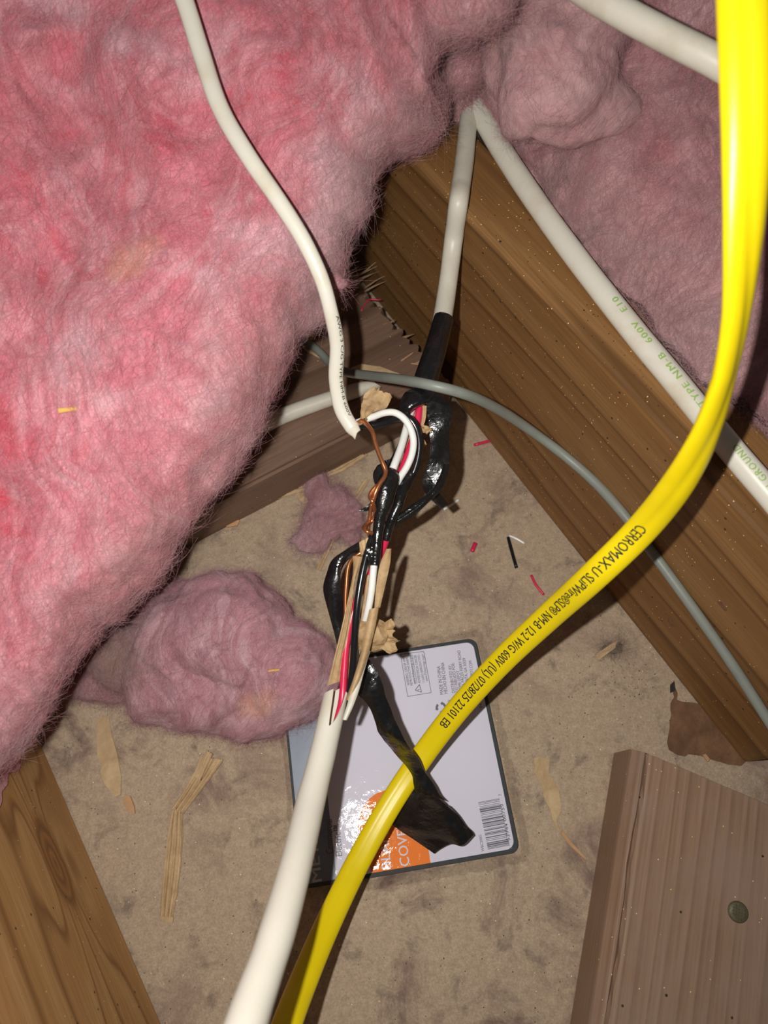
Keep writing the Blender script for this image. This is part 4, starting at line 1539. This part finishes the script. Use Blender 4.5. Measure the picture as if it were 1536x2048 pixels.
for body, s_, e_, h_ in (('MADE IN CHINA', (103, 640), (76, 425), 7.5), ('HECHO EN CHINA', (134, 635), (106, 398), 7.5), ('DISTRIBUTED BY:', (190, 628), (160, 415), 6.5),
                         ('DISTRIBUIDO POR:', (216, 622), (184, 400), 6.5), ('HOME DEPOT', (243, 617), (222, 460), 6.5), ('2455 PACES FERRY ROAD', (270, 612), (228, 305), 6.5),
                         ('ATLANTA, GA 30339', (298, 606), (268, 365), 6.5), ('HOMEDEPOT.COM', (342, 598), (316, 385), 6.5),
                         ('Recycle', (158, 745), (150, 682), 5.5), ('Please', (186, 742), (178, 680), 5.5), ('E4', (395, 740), (391, 712), 5),
                         ('WBC200G', (412, 1830), (390, 1705), 5.5), ('8', (628, 1812), (625, 1800), 6), ('52944', (608, 1748), (588, 1620), 6.5),
                         ('00759', (580, 1602), (556, 1470), 6.5), ('7', (543, 1408), (541, 1396), 6)):
    print_text(body, zz(*s_), zz(*e_), h_, spacing=1.0)


def z3(x, y):
    return (540 + x / 2.844, 1220 + y / 2.844)


for body, s_, e_, h_ in (('WARNING: CANCER AND', (795, 428), (766, 265), 5.5), ('REPRODUCTIVE HARM -', (812, 428), (784, 260), 5.2), ('www.P65warnings.ca.gov', (832, 420), (806, 256), 5.2),
                         ('ADVERTENCIA: CANCER', (858, 416), (832, 256), 5.5), ('Y DA\u00d1O REPRODUCTIVO -', (882, 412), (850, 248), 5.2), ('www.P65warnings.ca.gov', (898, 405), (872, 250), 5.2)):
    print_text(body, z3(*s_), z3(*e_), h_)
print_text('Commercial', z3(362, 1385), z3(352, 1190), 15)
print_text('Electric\u2122', z3(412, 1398), z3(398, 1222), 13)
print_text('METAL', (644, 1762), (631, 1640), 19, 'ink_pale')
print_text('BLANK', z3(688, 1470), z3(668, 1200), 18, 'card_white')
print_text('COVER', z3(795, 1455), z3(768, 1195), 19, 'card_white')


def line_uv(p0, p1, w, mat='ink_grey', name='printed_line'):
    a, b = np.asarray(p0), np.asarray(p1)
    d = (b - a) / np.linalg.norm(b - a)
    s = np.array([-d[1], d[0]]) * w / 2
    return [W3(*(a - s), zi + .00008), W3(*(b - s), zi + .00008), W3(*(b + s), zi + .00008), W3(*(a + s), zi + .00008)]


def quads(name, qs, mat='ink_grey'):
    V, F = [], []
    for q in qs:
        F.append(tuple(range(len(V), len(V) + len(q))))
        V += list(q)
    return mesh_obj(name, V, F, mat, card, smooth=False)


bx = [uv(*z3(*p)) for p in ((742, 252), (875, 236), (917, 470), (783, 492))]
quads('warning_box', [line_uv(bx[i], bx[(i + 1) % 4], 0.0003) for i in range(4)] + [line_uv(uv(*z3(x0, y0)), uv(*z3(x1, y1)), 0.00022) for x0, y0, x1, y1 in ((822, 420, 796, 256), (836, 418, 810, 254))])
tri = [uv(*z3(*p)) for p in ((862, 468), (850, 424), (826, 456))]
quads('warning_triangle', [line_uv(tri[i], tri[(i + 1) % 3], 0.0004) for i in range(3)] + [line_uv(uv(*z3(851, 452)), uv(*z3(840, 455)), 0.0004)])
# recycling arrows: three bent arrows around a triangle
rc = uv(*zz(84, 742))
qs = []
for k in range(3):
    a = math.radians(120 * k + 35)
    for (a0, a1, r0_, r1_) in ((-0.50, 0.12, .0019, .0033), (0.12, 0.55, .0019, .0033)):
        p = [(math.cos(a + a0), math.sin(a + a0), r0_), (math.cos(a + a0), math.sin(a + a0), r1_), (math.cos(a + a1), math.sin(a + a1), r1_), (math.cos(a + a1), math.sin(a + a1), r0_)]
        qs.append([W3(rc[0] + x * r_, rc[1] + y * r_, zi + .00008) for x, y, r_ in p[::-1]])
    p = [(a + .55, .0014), (a + .55, .0038), (a + .95, .0026)]
    qs.append([W3(rc[0] + math.cos(q) * r_, rc[1] + math.sin(q) * r_, zi + .00008) for q, r_ in p[::-1]])
quads('recycling_arrows', qs)
# barcode
Lc = ['0001101', '0011001', '0010011', '0111101', '0100011', '0110001', '0101111', '0111011', '0110111', '0001011']
digits = '852944007597'
bits = '101' + ''.join(Lc[int(q)] for q in digits[:6]) + '01010' + ''.join(''.join('1' if b == '0' else '0' for b in Lc[int(q)]) for q in digits[6:]) + '101'
A0, A1, A2 = uv(*zz(440, 1818)), uv(*zz(365, 1460)), uv(*zz(605, 1786))
dv_, du_ = (A1 - A0), (A2 - A0)
qs = []
i = 0
while i < len(bits):
    if bits[i] == '1':
        j = i
        while j < len(bits) and bits[j] == '1':
            j += 1
        a, b = A0 + dv_ * i / 95, A0 + dv_ * j / 95
        qs.append([W3(*a, zi + .00008), W3(*(a + du_), zi + .00008), W3(*(b + du_), zi + .00008), W3(*b, zi + .00008)])
        i = j
    else:
        i += 1
quads('barcode', qs)

# clear film, loose at the rim
def film():
    n = 70
    mg0 = 0.0085
    V = []
    for i in range(n + 1):
        for j in range(n + 1):
            u = -mg0 * 0.45 + (PU + mg0 * 1.25) * j / n
            v = -mg0 * 0.75 + (PV + mg0 * 1.75) * i / n
            du = max(-u, u - PU, 0)
            dv = max(-v, v - PV, 0)
            e = math.hypot(du, dv)
            w = vnoise(np.array([[u * 130, v * 130, 1.0]]))[0]
            w2 = vnoise(np.array([[u * 420, v * 420, 4.0]]))[0]
            inset = min(u, v, PU - u, PV - v)
            if e > 0:
                z = ZT * max(0.08, 1 - e / 0.0065) + 0.0004 + 0.0022 * abs(w2) * min(1, e / .002)
            else:
                z = ZT + 0.00045 + 0.0003 * (0.6 + 0.12 * w) + 0.00025 * (w2 + 1) * max(0, 1 - inset / 0.006)
            z += 0.0038 * min(1, max(0, 1 - v / PV)) * (1 if e == 0 else max(0.0, 1 - e / 0.004))
            uu = u + (0.0010 * w if e > 0 else 0)
            vv = v + (0.0010 * w2 if e > 0 else 0)
            V.append(W3(uu, vv, z))
    F = grid_faces(n + 1, n + 1)
    return mesh_obj('clear_film', V, F, 'clear_shrink_film', pk, label='clear wrinkled shrink film')


film()

# ================================================================== debris
def plan_strip(name, L, R, mat, z=0.001, label=None, cat='paper', group=None, pleat=0.0006, cols=7, crumple=0.0003, parent=None, zs=None, **kw):
    rows = []
    for i, (a, b) in enumerate(zip(L, R)):
        zc = z if zs is None else zs[i]
        A, B = at(*a, zc), at(*b, zc)
        rows.append([A * (1 - t) + B * t + np.array([0, 0, pleat * (1 + math.sin(3 * math.pi * t * 2 + 0.5 * i))]) for t in np.linspace(0, 1, cols)])
    c_ = np.mean(np.array(rows).reshape(-1, 3), 0)
    c_[2] = 0
    if parent is None:
        o = sheet(name, rows, mat, None, crumple=crumple, cfreq=240, origin=c_, **kw)
        tag(o, label, cat, group)
    else:
        o = sheet(name, rows, mat, parent, crumple=crumple, cfreq=240, **kw)
    return o


# long bent kraft strip
kp = thing('kraft_strip', 'long pleated kraft paper strip bent in the middle, lying between joist and package', 'paper', at(360, 1700))
plan_strip('strip_length', [(322, 1832), (326, 1770), (334, 1690), (345, 1620)], [(346, 1836), (358, 1770), (366, 1690), (367, 1618)], 'pale_kraft', 0.0014, parent=kp, pleat=0.0007, cols=13, per=8)
plan_strip('strip_length', [(345, 1618), (372, 1575), (395, 1535), (402, 1512)], [(368, 1626), (398, 1588), (430, 1545), (448, 1520)], 'pale_kraft', 0.0022, parent=kp, pleat=0.0008, cols=13, per=8, ragged=0.0003)
plan_strip('strip_length', [(390, 1555), (404, 1520), (414, 1500)], [(402, 1560), (418, 1525), (427, 1508)], 'pale_kraft', 0.0042, parent=kp, pleat=0.0005, cols=7, ragged=0.0002)
plan_strip('strip_end', [(319, 1838), (322, 1830)], [(346, 1846), (347, 1834)], 'pale_kraft', 0.0016, parent=kp, pleat=0.0003, cols=5)
flake('kraft_scrap', [(195, 1436), (218, 1434), (224, 1465), (236, 1510), (244, 1555), (243, 1590), (232, 1594), (212, 1570), (202, 1545), (206, 1530), (196, 1515)], 'pale_kraft', 0.0004,
      label='flat tapered kraft paper scrap beside the knotty joist', cat='paper', warp=0.0012, seed=3)
flake('wood_chip', [(252, 1590), (262, 1592), (270, 1612), (272, 1627), (258, 1624), (249, 1608)], 'wood_chip_tan', 0.0016, label='tan oval wood chip below the tapered kraft scrap', cat='wood chip', warp=0.001, seed=4)
flake('kraft_scrap', [(1066, 1517), (1078, 1514), (1098, 1520), (1097, 1540), (1108, 1560), (1117, 1580), (1121, 1605), (1122, 1622), (1112, 1640), (1124, 1668), (1112, 1658), (1100, 1620), (1086, 1590), (1078, 1565), (1066, 1545), (1068, 1530)],
      'pale_kraft', 0.0004, label='pale torn paper scrap on the floor left of the weathered block', cat='paper', warp=0.0012, seed=5, jag=0.0005)
flake('wood_sliver', [(1124, 1660), (1140, 1682), (1172, 1716), (1170, 1720), (1138, 1690), (1121, 1668)], 'wood_chip_tan', 0.0008, label='thin brown sliver at the tip of the torn paper scrap', cat='wood chip', warp=0.001, seed=6)
flake('brown_sheet', [(1346, 1362), (1352, 1400), (1400, 1410), (1450, 1460), (1492, 1522), (1480, 1532), (1440, 1524), (1400, 1512), (1352, 1510), (1336, 1500), (1336, 1470), (1342, 1430)], 'brown_card', 0.0007,
      label='brown torn card sheet tucked at the foot of the joist end', cat='card', warp=0.0012, seed=7, jag=0.0006)
flake('wood_chip', [(1404, 1510), (1410, 1508), (1418, 1518), (1414, 1524)], 'wood_chip_tan', 0.0010, z0=0.003, label='tiny tan chip on the brown card sheet', cat='wood chip', seed=8)
flake('paper_chip', [(1340, 1370), (1346, 1364), (1348, 1382), (1340, 1386)], 'soot_crumb', 0.002, label='small black crumb standing at the top of the brown card', cat='crumb', seed=9)
# shavings along the flat board
plan_strip('kraft_strip', [(550, 985), (585, 972), (612, 962)], [(556, 1000), (590, 990), (618, 984)], 'pale_kraft', 0.001, 'curled kraft shaving at the foot of the flat board by the mauve scrap', 'paper', crumple=0.0008, ragged=0.0006)
plan_strip('kraft_strip', [(628, 952), (670, 935), (715, 908)], [(640, 962), (690, 943), (736, 912)], 'pale_kraft', 0.0012, 'narrow kraft shaving along the foot of the flat board behind the copper wire', 'paper', crumple=0.0008, ragged=0.0006)
flake('kraft_scrap', [(594, 985), (614, 972), (628, 985), (624, 1004), (606, 1008), (596, 1000)], 'pale_kraft', 0.0005, label='small crumpled kraft chip touching the mauve scrap', cat='paper', warp=0.0018, seed=11, jag=0.0004)
plan_strip('kraft_strip', [(633, 1138), (650, 1098), (668, 1060), (680, 1032)], [(641, 1142), (660, 1100), (677, 1064), (688, 1036)], 'pale_kraft', 0.0014, 'slim pointed paper stick beside the mauve scrap below the black tape loop', 'paper', pleat=0.0005, cols=5)
plan_strip('kraft_strip', [(694, 1012), (712, 985), (731, 957)], [(700, 1018), (721, 990), (738, 962)], 'pale_kraft', 0.0014, 'short paper stick between the mauve scrap and the splice', 'paper', pleat=0.0005, cols=5)
flake('wood_chip', [(442, 1040), (462, 1036), (480, 1042), (476, 1052), (456, 1056), (444, 1048)], 'wood_chip_tan', 0.0012, label='orange wood chip on the floor beside the pink batt lip', cat='wood chip', seed=12)
flake('paper_chip', [(1190, 1312), (1200, 1303), (1222, 1288), (1234, 1282), (1230, 1296), (1206, 1314), (1196, 1322)], 'pale_kraft', 0.0006, label='thin tan chip in the grey lint near the joist foot', cat='paper', seed=13, z0=0.0014)
for nm, pts, lb in (('kraft_scrap', [(612, 662), (626, 656), (634, 668), (622, 684), (610, 676)], 'small square paper chip on the flat board by the grey wire end'),
                    ('kraft_strip', [(598, 690), (606, 688), (640, 708), (650, 724), (636, 716), (610, 702)], 'pointed kraft sliver under the grey wire on the flat board'),
                    ('kraft_strip', [(702, 738), (722, 730), (760, 734), (800, 750), (770, 752), (724, 748)], 'long kraft sliver behind the grey wire on the flat board')):
    flake(nm, pts, 'pale_kraft', 0.0005, z0=0.0381, label=lb, cat='paper', warp=0.0016, seed=14)
# bits of wire insulation
for mat, pts, lb, wd in (('red_wire', ((948, 890), (990, 879)), 'red insulation sliver on the floor near the joist foot', .0010),
                         ('red_wire', ((951, 1086), (944, 1103)), 'short red insulation bit beside the black stub', .0015),
                         ('red_wire', ((1062, 1150), (1072, 1170), (1088, 1190)), 'bent red insulation sliver above the yellow cable', .0009),
                         ('black_wire', ((1016, 1074), (1024, 1104), (1033, 1136)), 'short black wire insulation stub lying on the floor', .0011),
                         ('white_wire', ((1018, 1071), (1034, 1078), (1049, 1087)), 'thin white insulation sliver touching the black stub', .0008),
                         ('white_wire', ((887, 1019), (902, 1010), (918, 999)), 'thin white insulation sliver at the curled tape end', .0009)):
    P_ = [at(x, y, wd * 1.0) for x, y in pts]
    o, _ = tube('insulation_sliver', P_, wd, mat, None, b=wd * 0.7, seg=8, per=5, rough=0.2, origin=(*P_[0][:2], 0))
    tag(o, lb, 'wire scrap')
for pts in (((722, 622), (738, 599), (752, 599)), ((738, 599), (762, 600))):
    P_ = [at(x, y, .0386) for x, y in pts]
    o, _ = tube('insulation_sliver', P_, .0004, 'red_wire', None, seg=6, per=4, origin=(*P_[0][:2], .038))
    tag(o, 'fine bent red insulation thread on the flat board' if len(pts) == 3 else 'tiny straight red thread branching off the bent red thread', 'wire scrap', 'red threads on the board')
for pts in (((802, 722), (828, 704)), ((822, 727), (842, 729)), ((1448, 905), (1449, 906))):
    if pts[0][0] > 1000:
        continue
    P_ = [at(x, y, .0392) for x, y in pts]
    o, _ = tube('wood_splinter', P_, .0005, 'wood_chip_tan', None, seg=6, per=4, origin=(*P_[0][:2], .038))
    tag(o, 'pale slanting splinter on the flat board beside the taped cable end' if pts[0][0] < 810 else 'pale splinter lying straight under the edge of the black tape wrap', 'splinter', 'loose splinters on the board')
# lint patch
lq = at(1225, 1298, .001)
ln_ = thing('lint_clump', 'flat grey-brown lint clump on the floor near the joist foot', 'lint', (lq[0], lq[1], 0))
wad(ln_, lq, [(at(1225, 1298, .0003), (.008, .003, .0003)), (at(1250, 1288, .0003), (.005, .002, .0003)), (at(1200, 1308, .0003), (.004, .002, .0003))], 'lint_grey', 700, sub=4, amp=0.0006, freq=260, seed=131, k=400, floor=0.0)
# brown wood beyond the joist, with a clear resin patch
rb_ = at(1500, 905, .150)
o2 = thing('wood_block', 'dark brown blocking beyond the joist with a shiny resin patch', 'wood block', Vector(J0 + jd * ((at(1520, 930, .11) - J0) @ jd) + jn * 0.0395))
o2.rotation_euler = (0, 0, JA)
b_ = box_obj('blocking_body', (-0.012, 0.0, 0.0), (0.06, 0.12, 0.128), 'joist_wood_brown', 0.002, parent=o2)
rs = (Vector(at(1488, 892, .1285)) - o2.location)
rs.rotate(Matrix.Rotation(-JA, 3, 'Z'))
bm = bmesh.new()
bmesh.ops.create_icosphere(bm, subdivisions=3, radius=1)
for v in bm.verts:
    k_ = 1 + 0.35 * math.sin(v.co.x * 5 + v.co.y * 7)
    v.co = Vector((v.co.x * 0.0062 * k_, v.co.y * 0.0045 * k_, v.co.z * 0.0008))
me = bpy.data.meshes.new('resin_patch')
bm.to_mesh(me)
bm.free()
me.materials.append(MATS['resin_clear'])
ro = bpy.data.objects.new('resin_patch', me)
ro.parent = o2
ro.location = rs
COL.objects.link(ro)

# tufts pulled out of the batt lip
lb_ = bpy.data.objects['insulation_batt']
for (x, y, d, ex, ey, r_) in ((662, 560, .332, 690, 568, .0045),):
    q0, q1 = far(x, y, d), far(ex, ey, d + 0.004)
    wad(lb_, q0, [(q0, (r_, r_, r_)), ((q0 + q1) / 2, (r_ * .7,) * 3), (q1, (r_ * .45,) * 3)], 'pink_fibreglass', 350, lambda V: np.full(len(V), 0.6), name='tuft', sub=3, amp=0.0015, freq=180, seed=int(x), k=300)
# flecks caught in the wool
bpy.context.view_layer.update()
dg_ = bpy.context.evaluated_depsgraph_get()
for (x, y, ln, wd, mt, lb) in ((135, 819, .0036, .0013, 'yellow_fleck', 'tan crumbly fleck stuck on the big pink batt'), (548, 1341, .0032, .0007, 'yellow_fleck', 'thin yellow fleck stuck on the lump of mauve fibreglass')):
    hit, loc_, nrm, *_r = SC.ray_cast(dg_, Vector(CAMP), Vector(norm(ray(x, y))))
    if hit:
        nrm = np.array(nrm)
        if nrm @ (CAMP - np.array(loc_)) < 0:
            nrm = -nrm
        tx = norm(np.cross(np.cross(nrm, [1, 0.15, 0]), nrm))
        c_ = np.array(loc_) + nrm * wd * 0.5
        o, _ = tube('paper_fleck', [c_ - tx * ln, c_ - tx * ln * .3 + nrm * .0003, c_ + tx * ln * .4, c_ + tx * ln], wd, mt, None, b=wd * .5, seg=8, per=5, rough=0.5, origin=tuple(c_))
        tag(o, lb, 'fleck')

# crumbs scattered over the floor and the joist top: nobody could count them
def crumbs():
    V, F = [], []
    def tet(p, r):
        k = len(V)
        q = norm(RNG.normal(size=(4, 3)))
        q[:, 2] = np.abs(q[:, 2]) * 0.7
        for w in ((1, 0, 0), (-.5, .87, 0), (-.5, -.87, 0), (0, 0, .8)):
            V.append(p + np.array(w) * r * RNG.uniform(.6, 1.3, 3))
        F.extend([(k, k + 1, k + 3), (k + 1, k + 2, k + 3), (k + 2, k, k + 3), (k + 2, k + 1, k)])
    for _ in range(300):
        a = RNG.normal(1260, 60), RNG.normal(1350, 30)
        b = RNG.uniform(860, 1500), RNG.uniform(900, 2040)
        x, y = a if RNG.random() < .25 else b
        p = at(x, y)
        if joff(p) > -0.006 or (x > 1130 and y > 1485):
            continue
        tet(p, RNG.uniform(.0002, .0006))
    for _ in range(130):
        s_ = RNG.uniform(-0.05, 0.20)
        p = J0 + jd * s_ + jn * abs(RNG.normal(0.010, 0.006))
        p[2] = JH + 0.0001
        if joff(p) < 0.004 or joff(p) > 0.034:
            continue
        tet(p, RNG.uniform(.0002, .0005))
    o = mesh_obj('dirt_crumbs', V, F, 'soot_crumb', None, smooth=False)
    o['kind'] = 'stuff'
    o['label'] = 'black dirt crumbs scattered over floor and joist top'
    o['category'] = 'crumbs'


crumbs()
bpy.data.objects.remove(_fonto, do_unlink=True)
bpy.data.curves.remove(_font)
